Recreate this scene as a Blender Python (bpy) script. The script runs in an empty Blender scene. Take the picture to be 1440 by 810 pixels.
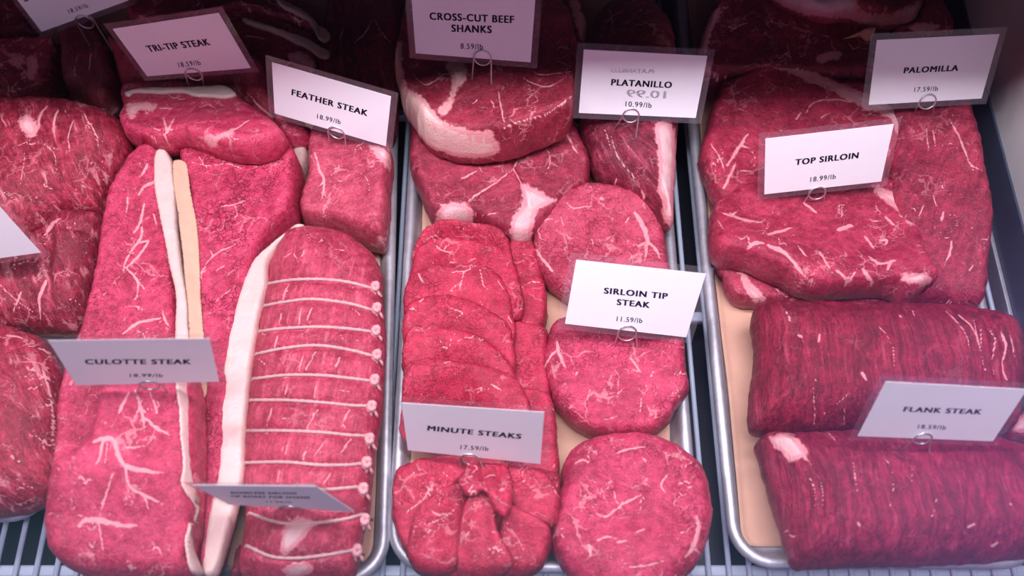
import bpy, bmesh, math, random
import numpy as np
from mathutils import Vector, Matrix
from mathutils.geometry import delaunay_2d_cdt

# ------------------------------------------------------------------ camera, world, lamps, exposure
scene = bpy.context.scene
FPX = 1450.0
PITCH = math.atan(2795 / FPX)                    # below the horizontal
DIST = 0.00062 * FPX
CAM = np.array([0.0, -DIST * math.cos(PITCH), DIST * math.sin(PITCH)])
ROT = np.array([[1, 0, 0], [0, math.sin(PITCH), -math.cos(PITCH)], [0, math.cos(PITCH), math.sin(PITCH)]])
cam_data = bpy.data.cameras.new('camera')
cam_data.sensor_width = 36.0
cam_data.lens = FPX / 1440 * 36.0
cam_data.clip_start = 0.02
cam_data.dof.use_dof = True
cam_data.dof.focus_distance = 0.84
cam_data.dof.aperture_fstop = 4.2
cam_ob = bpy.data.objects.new('camera', cam_data)
scene.collection.objects.link(cam_ob)
mw = Matrix.Identity(4)
for i in range(3):
    for j in range(3):
        mw[i][j] = ROT[i, j]
    mw[i][3] = CAM[i]
cam_ob.matrix_world = mw
scene.camera = cam_ob

scene.view_settings.view_transform = 'Standard'
scene.view_settings.look = 'None'
scene.view_settings.gamma = 1.0
scene.view_settings.use_curve_mapping = False
scene.view_settings.exposure = 0.0
scene.cycles.use_denoising = True
scene.cycles.max_bounces = 8
scene.cycles.transparent_max_bounces = 12

def world_setup():
    """The shop around the case: dim lavender room, a bluish floor in front, plus added front fill and violet glows."""
    w = bpy.data.worlds.new('shop')
    scene.world = w
    w.use_nodes = True
    nt = w.node_tree
    nt.nodes.clear()
    N = nt.nodes.new
    L = nt.links.new
    tc = N('ShaderNodeTexCoord')
    def lobe(direction, power, col):
        d = Vector(direction).normalized()
        dot = N('ShaderNodeVectorMath'); dot.operation = 'DOT_PRODUCT'
        nm = N('ShaderNodeVectorMath'); nm.operation = 'NORMALIZE'
        L(tc.outputs['Generated'], nm.inputs[0])
        L(nm.outputs[0], dot.inputs[0]); dot.inputs[1].default_value = d
        mx = N('ShaderNodeMath'); mx.operation = 'MAXIMUM'; mx.inputs[1].default_value = 0.0
        L(dot.outputs['Value'], mx.inputs[0])
        pw = N('ShaderNodeMath'); pw.operation = 'POWER'; pw.inputs[1].default_value = power
        L(mx.outputs[0], pw.inputs[0])
        sc = N('ShaderNodeVectorMath'); sc.operation = 'SCALE'; sc.inputs[0].default_value = col
        L(pw.outputs[0], sc.inputs['Scale'])
        return sc.outputs[0]
    lobes = [lobe(*a) for a in WORLD_LOBES]
    acc = N('ShaderNodeCombineXYZ')
    for i in range(3):
        acc.inputs[i].default_value = WORLD_BASE[i]
    cur = acc.outputs[0]
    for s in lobes:
        ad = N('ShaderNodeVectorMath'); ad.operation = 'ADD'
        L(cur, ad.inputs[0]); L(s, ad.inputs[1])
        cur = ad.outputs[0]
    bg = N('ShaderNodeBackground')
    L(cur, bg.inputs['Color'])
    out = N('ShaderNodeOutputWorld')
    L(bg.outputs[0], out.inputs[0])

WORLD_BASE = (0.022, 0.016, 0.030)
WORLD_LOBES = [((0.0, -0.93, 0.38), 40.0, (2.2, 1.5, 2.9)),  # added front glow that fills the shaded cards
               ((0.0, -0.79, -0.61), 45.0, (0.13, 0.25, 0.40)),
               ((-0.38, -0.75, -0.54), 45.0, (0.13, 0.26, 0.40)),
               ((0.36, -0.75, -0.56), 45.0, (0.13, 0.22, 0.40)),
               ((0.43, -0.79, -0.43), 70.0, (0.55, 0.20, 0.95))]  # added violet glow, reflected in the pane as haze at the right
world_setup()

def area_light(name, loc, target, sx, sy, power, color):
    d = bpy.data.lights.new(name, 'AREA')
    d.shape = 'RECTANGLE'; d.size = sx; d.size_y = sy
    d.energy = power; d.color = color
    o = bpy.data.objects.new(name, d)
    o.location = loc
    o.rotation_euler = (math.atan2(target[1] - loc[1], loc[2] - target[2]), 0.0, 0.0)      # long side across the case
    scene.collection.objects.link(o)
    return o
# the fluorescent lamp under the front edge of the canopy
area_light('canopy_lamp', (-0.10, -0.04, 0.60), (-0.06, -0.05, 0.0), 0.95, 0.07, 5.2, (1.0, 0.92, 1.04))
# an added, unseen fill lamp above the customers' side, brightening the front-facing cards
area_light('front_fill_lamp', (-0.05, -0.72, 2.70), (0.0, -0.05, 0.05), 1.2, 0.45, 48.0, (0.97, 0.93, 1.08))

# ------------------------------------------------------------------ helpers
COL = scene.collection

def ray_dir(u, v):
    return ROT @ np.array([(u - 720) / FPX, -(v - 405) / FPX, -1.0])

def at_z(u, v, z):
    """the point of the photograph's line of sight (u, v) at height z (arrays allowed)"""
    u = np.asarray(u, float); v = np.asarray(v, float)
    d = np.stack([(u - 720) / FPX, -(v - 405) / FPX, -np.ones_like(u)], -1) @ ROT.T
    t = (z - CAM[2]) / d[..., 2]
    return CAM + d * t[..., None]

def to_px(p):
    q = (np.asarray(p, float) - CAM) @ ROT
    return np.stack([720 + FPX * q[..., 0] / -q[..., 2], 405 - FPX * q[..., 1] / -q[..., 2]], -1)

def tag(o, label=None, cat=None, group=None, kind=None):
    if label: o['label'] = label
    if cat: o['category'] = cat
    if group: o['group'] = group
    if kind: o['kind'] = kind
    return o

def link_mesh(name, me, mat=None, parent=None, origin=None):
    """link a mesh given in world coordinates; its origin is moved to `origin`"""
    o = bpy.data.objects.new(name, me)
    if mat: me.materials.append(mat)
    if origin is not None:
        off = Vector(origin)
        me.transform(Matrix.Translation(-off))
        o.location = off
    COL.objects.link(o)
    if parent is not None:
        o.parent = parent
        a = parent
        while a is not None:
            o.location = o.location - a.location; a = a.parent
    return o

def empty(name, loc):
    o = bpy.data.objects.new(name, None)
    o.location = loc
    o.empty_display_size = 0.02
    COL.objects.link(o)
    return o

def bm_mesh(name, bm, smooth=True):
    me = bpy.data.meshes.new(name)
    bmesh.ops.recalc_face_normals(bm, faces=bm.faces)
    bm.to_mesh(me); bm.free()
    if smooth:
        for p in me.polygons: p.use_smooth = True
    return me

def add_box(bm, x0, x1, y0, y1, z0, z1, bevel=0.0):
    vs = [bm.verts.new((x, y, z)) for z in (z0, z1) for y in (y0, y1) for x in (x0, x1)]
    fs = []
    for idx in ((0, 2, 3, 1), (4, 5, 7, 6), (0, 1, 5, 4), (2, 6, 7, 3), (0, 4, 6, 2), (1, 3, 7, 5)):
        fs.append(bm.faces.new([vs[i] for i in idx]))
    if bevel:
        es = list({e for f in fs for e in f.edges})
        bmesh.ops.bevel(bm, geom=es, offset=bevel, segments=2, affect='EDGES', profile=0.6)

def tube(bm, pts, rad, n=8, taper=None):
    pts = [Vector(p) for p in pts]
    rings = []
    prev = None
    for i, p in enumerate(pts):
        a = pts[max(i - 1, 0)]; b = pts[min(i + 1, len(pts) - 1)]
        t = (b - a)
        if t.length < 1e-9: t = Vector((0, 0, 1))
        t.normalize()
        if prev is None:
            up = Vector((0, 0, 1)) if abs(t.z) < 0.9 else Vector((1, 0, 0))
            x = t.cross(up).normalized()
        else:
            x = (prev - t * prev.dot(t))
            x = x.normalized() if x.length > 1e-6 else t.orthogonal().normalized()
        prev = x
        y = t.cross(x)
        r = rad * (taper(i / (len(pts) - 1)) if taper else 1.0)
        rings.append([bm.verts.new(p + x * (r * math.cos(k * 2 * math.pi / n)) + y * (r * math.sin(k * 2 * math.pi / n))) for k in range(n)])
    for A, B in zip(rings, rings[1:]):
        for k in range(n):
            bm.faces.new((A[k], A[(k + 1) % n], B[(k + 1) % n], B[k]))
    bm.faces.new(rings[0][::-1]); bm.faces.new(rings[-1])

# ------------------------------------------------------------------ numpy noise
_tab = np.random.default_rng(11).random((256, 256))
def vnoise(x, y):
    xi = np.floor(x).astype(int); yi = np.floor(y).astype(int)
    fx = x - xi; fy = y - yi
    fx = fx * fx * (3 - 2 * fx); fy = fy * fy * (3 - 2 * fy)
    a = _tab[xi & 255, yi & 255]; b = _tab[(xi + 1) & 255, yi & 255]
    c = _tab[xi & 255, (yi + 1) & 255]; d = _tab[(xi + 1) & 255, (yi + 1) & 255]
    return (a * (1 - fx) + b * fx) * (1 - fy) + (c * (1 - fx) + d * fx) * fy * 1.0 - 0.5
def fbm(x, y, oct=3):
    s = 0; a = 1.0
    for k in range(oct):
        s = s + a * vnoise(x * 2 ** k + 17.3 * k, y * 2 ** k + 5.1 * k); a *= 0.5
    return s

def seg_dist(P, A, B):
    """distances of points P (n,2) to the segments A-B (m,2): (n,m) and the parameter"""
    AB = B - A
    L2 = (AB ** 2).sum(1) + 1e-12
    d = P[:, None, :] - A[None]
    t = np.clip((d * AB[None]).sum(2) / L2, 0, 1)
    q = d - t[..., None] * AB[None]
    return np.sqrt((q ** 2).sum(2)), t

def inside(P, poly):
    x, y = P[:, 0], P[:, 1]
    c = np.zeros(len(P), bool)
    n = len(poly)
    for i in range(n):
        x1, y1 = poly[i]; x2, y2 = poly[(i + 1) % n]
        if y1 == y2: continue
        m = (y1 > y) != (y2 > y)
        c ^= m & (x < (x2 - x1) * (y - y1) / (y2 - y1) + x1)
    return c

def signed_dist(P, poly):
    poly = np.asarray(poly, float)
    out = np.empty(len(P))
    for k in range(0, len(P), 8000):
        d, _ = seg_dist(P[k:k + 8000], poly, np.roll(poly, -1, 0))
        out[k:k + 8000] = d.min(1)
    return np.where(inside(P, poly), out, -out)

def smooth_closed(pts, step):
    """closed centripetal Catmull-Rom through pts, resampled at about `step`"""
    p = np.asarray(pts, float)
    n = len(p)
    res = []
    for i in range(n):
        p0, p1, p2, p3 = p[i - 1], p[i], p[(i + 1) % n], p[(i + 2) % n]
        t01 = max(np.linalg.norm(p1 - p0), 1e-6) ** .5; t12 = max(np.linalg.norm(p2 - p1), 1e-6) ** .5; t23 = max(np.linalg.norm(p3 - p2), 1e-6) ** .5
        m1 = (p2 - p1 + t12 * ((p1 - p0) / t01 - (p2 - p0) / (t01 + t12)))
        m2 = (p2 - p1 + t12 * ((p3 - p2) / t23 - (p3 - p1) / (t12 + t23)))
        k = max(2, int(np.linalg.norm(p2 - p1) / step))
        for t in np.arange(k) / k:
            res.append((2 * t**3 - 3 * t**2 + 1) * p1 + (t**3 - 2 * t**2 + t) * m1 + (-2 * t**3 + 3 * t**2) * p2 + (t**3 - t**2) * m2)
    return np.array(res)

def smooth_open(pts, step):
    p = np.asarray(pts, float)
    if len(p) == 2:
        k = max(2, int(np.linalg.norm(p[1] - p[0]) / step))
        return p[0] + (p[1] - p[0]) * np.linspace(0, 1, k + 1)[:, None]
    q = np.vstack([2 * p[0] - p[1], p, 2 * p[-1] - p[-2]])
    res = []
    for i in range(1, len(q) - 2):
        p0, p1, p2, p3 = q[i - 1:i + 3]
        k = max(2, int(np.linalg.norm(p2 - p1) / step))
        for t in np.arange(k) / k:
            res.append(0.5 * (2 * p1 + (p2 - p0) * t + (2 * p0 - 5 * p1 + 4 * p2 - p3) * t * t + (3 * p1 - p0 - 3 * p2 + p3) * t**3))
    res.append(p[-1])
    return np.array(res)

# ------------------------------------------------------------------ height field of what already lies in the case
HX0, HY0, HS = -0.75, -0.42, 0.0015
HNX, HNY = 1000, 700
H = np.full((HNX, HNY), -0.03)
gx = HX0 + HS * np.arange(HNX); gy = HY0 + HS * np.arange(HNY)

def sample(F, X, Y):
    a = np.clip((X - HX0) / HS, 0, HNX - 1.001); b = np.clip((Y - HY0) / HS, 0, HNY - 1.001)
    i = a.astype(int); j = b.astype(int); fa = a - i; fb = b - j
    return (F[i, j] * (1 - fa) + F[i + 1, j] * fa) * (1 - fb) + (F[i, j + 1] * (1 - fa) + F[i + 1, j + 1] * fa) * fb

def box_blur(F, k):
    if k < 1: return F
    for ax in (0, 1):
        pad = [(0, 0), (0, 0)]; pad[ax] = (k + 1, k)
        c = np.cumsum(np.pad(F, pad, mode='edge'), axis=ax)
        F = (np.take(c, range(2 * k + 1, c.shape[ax]), ax) - np.take(c, range(0, c.shape[ax] - 2 * k - 1), ax)) / (2 * k + 1)
    return F

def dilate(F, k):
    for ax in (0, 1):
        G = F.copy(); s = 1; done = 0
        while done < k:
            s = min(done + 1, k - done)
            a = np.roll(G, s, ax); b = np.roll(G, -s, ax)
            G = np.maximum(G, np.maximum(a, b)); done += s
        F = G
    return F

def on_surface(u, v, lift=0.0):
    """where the line of sight (u, v) first meets what lies in the case"""
    z = np.arange(0.26, -0.02, -0.0006)
    p = at_z(np.full_like(z, u), np.full_like(z, v), z)
    h = sample(H, p[:, 0], p[:, 1]) + lift
    k = np.argmax(z <= h)
    return p[k]

# ------------------------------------------------------------------ materials
MATS = {}
def new_mat(name):
    m = bpy.data.materials.new(name); m.use_nodes = True
    nt = m.node_tree; nt.nodes.clear()
    out = nt.nodes.new('ShaderNodeOutputMaterial')
    return m, nt, out

class NB:
    """small node builder"""
    def __init__(s, nt): s.nt = nt
    def n(s, t, **kw):
        x = s.nt.nodes.new(t)
        for k, v in kw.items(): setattr(x, k, v)
        return x
    def set(s, sock, v):
        if v is None: return
        if isinstance(v, bpy.types.NodeSocket): s.nt.links.new(v, sock)
        else: sock.default_value = v
    def math(s, op, a, b=None, c=None, clamp=False):
        x = s.n('ShaderNodeMath', operation=op, use_clamp=clamp)
        for i, v in enumerate((a, b, c)):
            if v is not None: s.set(x.inputs[i], v)
        return x.outputs[0]
    def mix(s, f, a, b):
        x = s.n('ShaderNodeMix', data_type='RGBA')
        s.set(x.inputs[0], f); s.set(x.inputs[6], a); s.set(x.inputs[7], b)
        return x.outputs[2]
    def ramp(s, f, lo, hi):
        x = s.n('ShaderNodeMapRange', interpolation_type='SMOOTHSTEP')
        s.set(x.inputs[0], f); x.inputs[1].default_value = lo; x.inputs[2].default_value = hi
        x.inputs[3].default_value = 0.0; x.inputs[4].default_value = 1.0
        return x.outputs[0]
    def noise(s, vec, scale, detail=3.0, rough=0.55, dist=0.0, out=0):
        x = s.n('ShaderNodeTexNoise')
        s.set(x.inputs['Vector'], vec); x.inputs['Scale'].default_value = scale
        x.inputs['Detail'].default_value = detail; x.inputs['Roughness'].default_value = rough
        x.inputs['Distortion'].default_value = dist
        return x.outputs[out]
    def mapping(s, vec, loc=(0, 0, 0), rot=(0, 0, 0), scale=(1, 1, 1)):
        x = s.n('ShaderNodeMapping')
        s.set(x.inputs[0], vec); x.inputs[1].default_value = loc; x.inputs[2].default_value = rot; x.inputs[3].default_value = scale
        return x.outputs[0]

def rgb(r, g, b): return (r, g, b, 1.0)

MEAT_N = [0]
def meat_mat(deep=(.30, .010, .040), light=(.56, .045, .105), fat=(.86, .56, .55), fiber=0.0, fs=0.5, fpink=0.0, vein=0.3, vscale=55, vw=0.08,
             speck=0.3, fissure=0.3, rough=0.36, bump=1.0, spec=0.40, fatshow=1.0, coarse=0.0, coat=.15, an=1.0):
    """raw beef: two reds, a grain of fibres running at `fiber` degrees, thin fat veins and flecks, fine cracks; the attribute
    'fat' carries the large traced fat shapes"""
    MEAT_N[0] += 1
    k = MEAT_N[0]
    light = (min(.80, light[0] * 1.14), light[1] * .95, light[2] * 1.05)
    m, nt, out = new_mat('raw_beef')
    b = NB(nt)
    rr = random.Random(k * 13 + 1)
    tc = b.n('ShaderNodeTexCoord')
    co = b.mapping(tc.outputs['Object'], loc=(rr.uniform(-9, 9), rr.uniform(-9, 9), rr.uniform(-9, 9)))
    # broad mottling
    n1 = b.noise(co, 38, 4, 0.6)
    n2 = b.noise(co, 160, 3, 0.6)
    base = b.mix(b.ramp(b.math('ADD', b.math('MULTIPLY', n1, .5), b.math('MULTIPLY', n2, .5)), .37, .63), rgb(*deep), rgb(*light))
    n3 = b.noise(co, 620, 4, .7)
    base = b.mix(b.math('MULTIPLY', b.ramp(n3, .52, .70), .38), base, rgb(min(1, light[0] * 1.2), light[1] * 2.6 + .03, light[2] * 2.1 + .02))
    base = b.mix(b.math('MULTIPLY', b.ramp(n3, .47, .33), .50), base, rgb(*[c * .5 for c in deep]))
    # fibres
    rot = b.mapping(co, rot=(0, 0, math.radians(-fiber)))
    warp = b.n('ShaderNodeVectorMath', operation='ADD')
    wn = b.n('ShaderNodeVectorMath', operation='SCALE')
    nz = b.noise(co, 30, 2, 0.5, out=1)
    b.set(wn.inputs[0], nz); wn.inputs['Scale'].default_value = 0.012
    b.set(warp.inputs[0], rot); b.set(warp.inputs[1], wn.outputs[0])
    fib = b.noise(b.mapping(warp.outputs[0], scale=(0.10 * an, 1.0, 0.6)), 520, 3, 0.6)
    fib2 = b.noise(b.mapping(warp.outputs[0], scale=(0.06 * an, 1.0, 0.5)), 170, 2, 0.6)
    fv = b.math('ADD', b.math('MULTIPLY', fib, .55), b.math('MULTIPLY', fib2, .45))
    if fs > 0:
        dk = b.ramp(fv, .60, .36)
        base = b.mix(b.math('MULTIPLY', dk, .75 * fs), base, rgb(*[c * .42 for c in deep]))
        lk = b.ramp(fv, .54, .68)
        base = b.mix(b.math('MULTIPLY', lk, .30 * fs), base, rgb(min(1, light[0] * 1.15), light[1] * 2.2 + .02, light[2] * 1.8 + .02))
        if fpink > 0:
            lk2 = b.math('MULTIPLY', b.ramp(fib2, .56, .66), b.ramp(b.noise(co, 45, 2), .40, .62))
            base = b.mix(b.math('MULTIPLY', lk2, fpink), base, rgb(.72, .27, .30))
    # fine cracks
    wc = b.n('ShaderNodeVectorMath', operation='ADD')
    wn2 = b.n('ShaderNodeVectorMath', operation='SCALE')
    b.set(wn2.inputs[0], b.noise(co, 70, 3, 0.6, out=1)); wn2.inputs['Scale'].default_value = 0.017
    b.set(wc.inputs[0], co); b.set(wc.inputs[1], wn2.outputs[0])
    cr = None
    if fissure > 0:
        v = b.n('ShaderNodeTexVoronoi', feature='DISTANCE_TO_EDGE'); b.set(v.inputs['Vector'], wc.outputs[0]); v.inputs['Scale'].default_value = 210
        cr = b.math('MULTIPLY', b.ramp(v.outputs['Distance'], .085, .005), b.math('MULTIPLY', b.ramp(b.noise(co, 24, 2), .40, .66), b.ramp(b.noise(co, 120, 2), .36, .56)))
        base = b.mix(b.math('MULTIPLY', cr, .60 * fissure), base, rgb(*[c * .45 for c in deep]))
    # fat
    at = b.n('ShaderNodeAttribute', attribute_name='fat')
    ed = b.noise(co, 260, 3, 0.6)
    ed2 = b.noise(co, 80, 2, 0.5)
    fa = b.math('ADD', at.outputs['Fac'], b.math('ADD', b.math('MULTIPLY', b.math('SUBTRACT', ed, .5), .75), b.math('MULTIPLY', b.math('SUBTRACT', ed2, .5), .5)))
    fmask = b.ramp(fa, .30, .56)
    fmask = b.math('MULTIPLY', fmask, fatshow)
    def veins(scale, width, amount, msk_lo, msk_sc):
        v = b.n('ShaderNodeTexVoronoi', feature='DISTANCE_TO_EDGE'); b.set(v.inputs['Vector'], wc.outputs[0]); v.inputs['Scale'].default_value = scale
        wd = b.math('MULTIPLY', b.ramp(b.noise(co, msk_sc, 3, .6), msk_lo, msk_lo + .22), width)
        g = b.math('SUBTRACT', 1.0, b.math('DIVIDE', v.outputs['Distance'], b.math('ADD', wd, .004)), clamp=True)
        nn = b.noise(wc.outputs[0], scale * .62, 2.5, .5)
        rd = b.math('SUBTRACT', 1.0, b.math('DIVIDE', b.math('ABSOLUTE', b.math('SUBTRACT', nn, .5)), b.math('ADD', b.math('MULTIPLY', wd, .20), .0008)), clamp=True)
        g = b.math('MAXIMUM', b.math('MULTIPLY', g, .75), rd)
        return b.math('MULTIPLY', b.ramp(g, .0, .6), amount)
    if vein > 0:
        fmask = b.math('MAXIMUM', fmask, veins(vscale, vw, min(1, vein * 1.1), .50, 34))
        fmask = b.math('MAXIMUM', fmask, veins(vscale * 2.3, vw * .8, min(1, vein), .56, 60))
    if speck > 0:
        sp = b.noise(b.mapping(warp.outputs[0], scale=(.45, 1, 1)), 330, 2, .5)
        spm = b.math('MULTIPLY', b.ramp(sp, .66, .74), b.ramp(b.noise(co, 55, 2), .42, .6))
        fmask = b.math('MAXIMUM', fmask, b.math('MULTIPLY', spm, min(1, speck)))
    if coarse > 0:
        cm = b.noise(b.mapping(warp.outputs[0], scale=(.8, 1, 1)), 95, 4, .62, .6)
        fmask = b.math('MAXIMUM', fmask, b.math('MULTIPLY', b.ramp(cm, .55, .63), coarse))
    fc = b.mix(b.ramp(ed2, .3, .7), rgb(*fat), rgb(fat[0], fat[1] * .80, fat[2] * .84))
    fc = b.mix(b.ramp(at.outputs['Fac'], .72, .95), rgb(min(.85, fat[0]), fat[1] * .58, fat[2] * .66), fc)
    col = b.mix(fmask, base, fc)
    # bump
    hgt = b.math('MULTIPLY', fib, .45 * max(fs, .25))
    hgt = b.math('ADD', hgt, b.math('MULTIPLY', n3, .6))
    hgt = b.math('ADD', hgt, b.math('MULTIPLY', n2, .5))
    if cr is not None:
        hgt = b.math('SUBTRACT', hgt, b.math('MULTIPLY', cr, .55 * fissure))
    hgt = b.math('ADD', hgt, b.math('MULTIPLY', fmask, .18))
    bp = b.n('ShaderNodeBump'); bp.inputs['Strength'].default_value = 1.0; bp.inputs['Distance'].default_value = 0.0015 * bump
    b.set(bp.inputs['Height'], hgt)
    p = b.n('ShaderNodeBsdfPrincipled')
    b.set(p.inputs['Base Color'], col)
    b.set(p.inputs['Roughness'], b.math('ADD', b.math('MULTIPLY', n2, .22), rough - .10))
    p.inputs['Specular IOR Level'].default_value = spec
    p.inputs['Coat Weight'].default_value = coat; p.inputs['Coat Roughness'].default_value = .16
    b.set(p.inputs['Normal'], bp.outputs[0]); b.set(p.inputs['Coat Normal'], bp.outputs[0])
    nt.links.new(p.outputs[0], out.inputs[0])
    return m

def fat_mat(col=(.88, .66, .60), pink=(.80, .40, .42), amt=.35):
    col = tuple(c * k for c, k in zip(col, (.76, .71, .69)))
    m, nt, out = new_mat('beef_fat'); b = NB(nt)
    MEAT_N[0] += 1
    rr = random.Random(MEAT_N[0])
    tc = b.n('ShaderNodeTexCoord')
    co = b.mapping(tc.outputs['Object'], loc=(rr.uniform(-9, 9), rr.uniform(-9, 9), 0))
    at = b.n('ShaderNodeAttribute', attribute_name='fat')
    n = b.noise(b.mapping(co, scale=(1, .35, 1)), 110, 4, .65); n2 = b.noise(co, 300, 3, .6)
    c = b.mix(b.math('MULTIPLY', b.ramp(n, .38, .68), min(1, amt * 1.5)), rgb(*col), rgb(*pink))
    c = b.mix(b.math('MULTIPLY', b.ramp(n2, .62, .75), .3), c, rgb(*pink))
    p = b.n('ShaderNodeBsdfPrincipled'); b.set(p.inputs['Base Color'], c); p.inputs['Roughness'].default_value = .42
    bp = b.n('ShaderNodeBump'); bp.inputs['Distance'].default_value = .0006
    b.set(bp.inputs['Height'], b.math('ADD', n2, n)); b.set(p.inputs['Normal'], bp.outputs[0])
    nt.links.new(p.outputs[0], out.inputs[0])
    return m

def plain_mat(name, col, rough=.5, metal=0.0, nscale=200, namt=.15, bump=0.0, spec=.5):
    m, nt, out = new_mat(name); b = NB(nt)
    tc = b.n('ShaderNodeTexCoord')
    n = b.noise(tc.outputs['Object'], nscale, 4, .6)
    c = b.mix(b.math('MULTIPLY', b.ramp(n, .35, .7), namt), rgb(*col), rgb(*[x * .6 for x in col]))
    p = b.n('ShaderNodeBsdfPrincipled'); b.set(p.inputs['Base Color'], c)
    p.inputs['Roughness'].default_value = rough; p.inputs['Metallic'].default_value = metal
    p.inputs['Specular IOR Level'].default_value = spec
    if bump:
        bp = b.n('ShaderNodeBump'); bp.inputs['Distance'].default_value = bump; b.set(bp.inputs['Height'], n); b.set(p.inputs['Normal'], bp.outputs[0])
    nt.links.new(p.outputs[0], out.inputs[0])
    return m

def clear_mat(name, haze, haze_col, ior=1.45, rough=0.02):
    """clear sheet: see-through, a Fresnel reflection and a little milky film"""
    m, nt, out = new_mat(name); b = NB(nt)
    tr = b.n('ShaderNodeBsdfTransparent')
    df = b.n('ShaderNodeBsdfDiffuse'); df.inputs[0].default_value = rgb(*haze_col)
    m1 = b.n('ShaderNodeMixShader'); m1.inputs[0].default_value = haze
    nt.links.new(tr.outputs[0], m1.inputs[1]); nt.links.new(df.outputs[0], m1.inputs[2])
    gl = b.n('ShaderNodeBsdfGlossy'); gl.inputs['Roughness'].default_value = rough
    ge = b.n('ShaderNodeNewGeometry')
    dt = b.n('ShaderNodeVectorMath', operation='DOT_PRODUCT'); b.set(dt.inputs[0], ge.outputs['Normal']); b.set(dt.inputs[1], ge.outputs['Incoming'])
    c = b.math('ABSOLUTE', dt.outputs['Value'])
    r0 = ((ior - 1) / (ior + 1)) ** 2
    fr = b.math('ADD', b.math('MULTIPLY', b.math('POWER', b.math('SUBTRACT', 1.0, c, clamp=True), 5.0), 1 - r0), r0)
    m2 = b.n('ShaderNodeMixShader'); b.set(m2.inputs[0], fr)
    nt.links.new(m1.outputs[0], m2.inputs[1]); nt.links.new(gl.outputs[0], m2.inputs[2])
    nt.links.new(m2.outputs[0], out.inputs[0])
    return m

M_ALU = plain_mat('aluminium', (.62, .63, .68), .50, .75, 140, .35, .0003)
M_RACK = plain_mat('white_coated_wire', (.46, .52, .64), .35, 0, 90, .12)
M_DARK = plain_mat('dark_steel', (.012, .015, .024), .35, 0.2, 40, .4)
M_NAVY = plain_mat('blue_steel', (.060, .085, .125), .45, 0.3, 60, .3)
M_WHITE = plain_mat('white_panel', (.60, .60, .60), .5, 0, 30, .2)
M_PAPER = plain_mat('peach_butcher_paper', (.70, .40, .28), .75, 0, 60, .15, .0004)
M_CARD = plain_mat('card_paper', (.90, .90, .92), .7, 0, 90, .05)
M_INK = plain_mat('black_ink', (.012, .010, .020), .6, 0, 300, .1)
M_INK_BLUE = plain_mat('dark_blue_ink', (.020, .020, .075), .6, 0, 300, .1)
M_GHOST = plain_mat('grey_show_through', (.84, .84, .87), .7, 0, 300, .1)
M_LAM = clear_mat('lamination_film', .045, (.8, .7, .8), 1.40, .15)
M_WIRE = plain_mat('steel_wire', (.62, .60, .62), .32, .9, 200, .15)
M_TWINE = plain_mat('butcher_twine', (.66, .40, .40), .8, 0, 900, .4, .0006)
M_GLASS = clear_mat('front_glass', 0.0, (.8, .8, .8), 1.45, .0)

VW = .58                                          # overall width of the traced veins
# ------------------------------------------------------------------ a piece of meat (or paper) that rests on what lies below it
def rand_veins(poly, n, length, width, seed, wander=.5, branch=.5):
    r = np.random.default_rng(seed)
    poly = np.asarray(poly, float)
    lo, hi = poly.min(0), poly.max(0)
    res = []
    tries = 0
    made = 0
    while made < n and tries < n * 30:
        tries += 1
        p = lo + r.random(2) * (hi - lo)
        if not inside(p[None], poly)[0]: continue
        made += 1
        a = r.random() * 6.283
        w = width * r.uniform(.5, 1.25)
        def walk(p, a, L, w, depth):
            k = 6; pts = [p.copy()]
            for i in range(k):
                a2 = a + r.normal() * wander
                p = p + np.array([math.cos(a2), math.sin(a2)]) * L / k
                a = a + r.normal() * wander * .5
                pts.append(p.copy())
                if depth < 2 and i in (1, 2, 3, 4) and r.random() < branch * (.75 if depth == 0 else .4):
                    walk(p.copy(), a + r.choice([-1, 1]) * r.uniform(.5, 1.2), L * r.uniform(.3, .6), w * .72, depth + 1)
            res.append((w, [tuple(q) for q in pts]))
        walk(p, a, length * r.uniform(.5, 1.7), w, 0)
    return res

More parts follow.
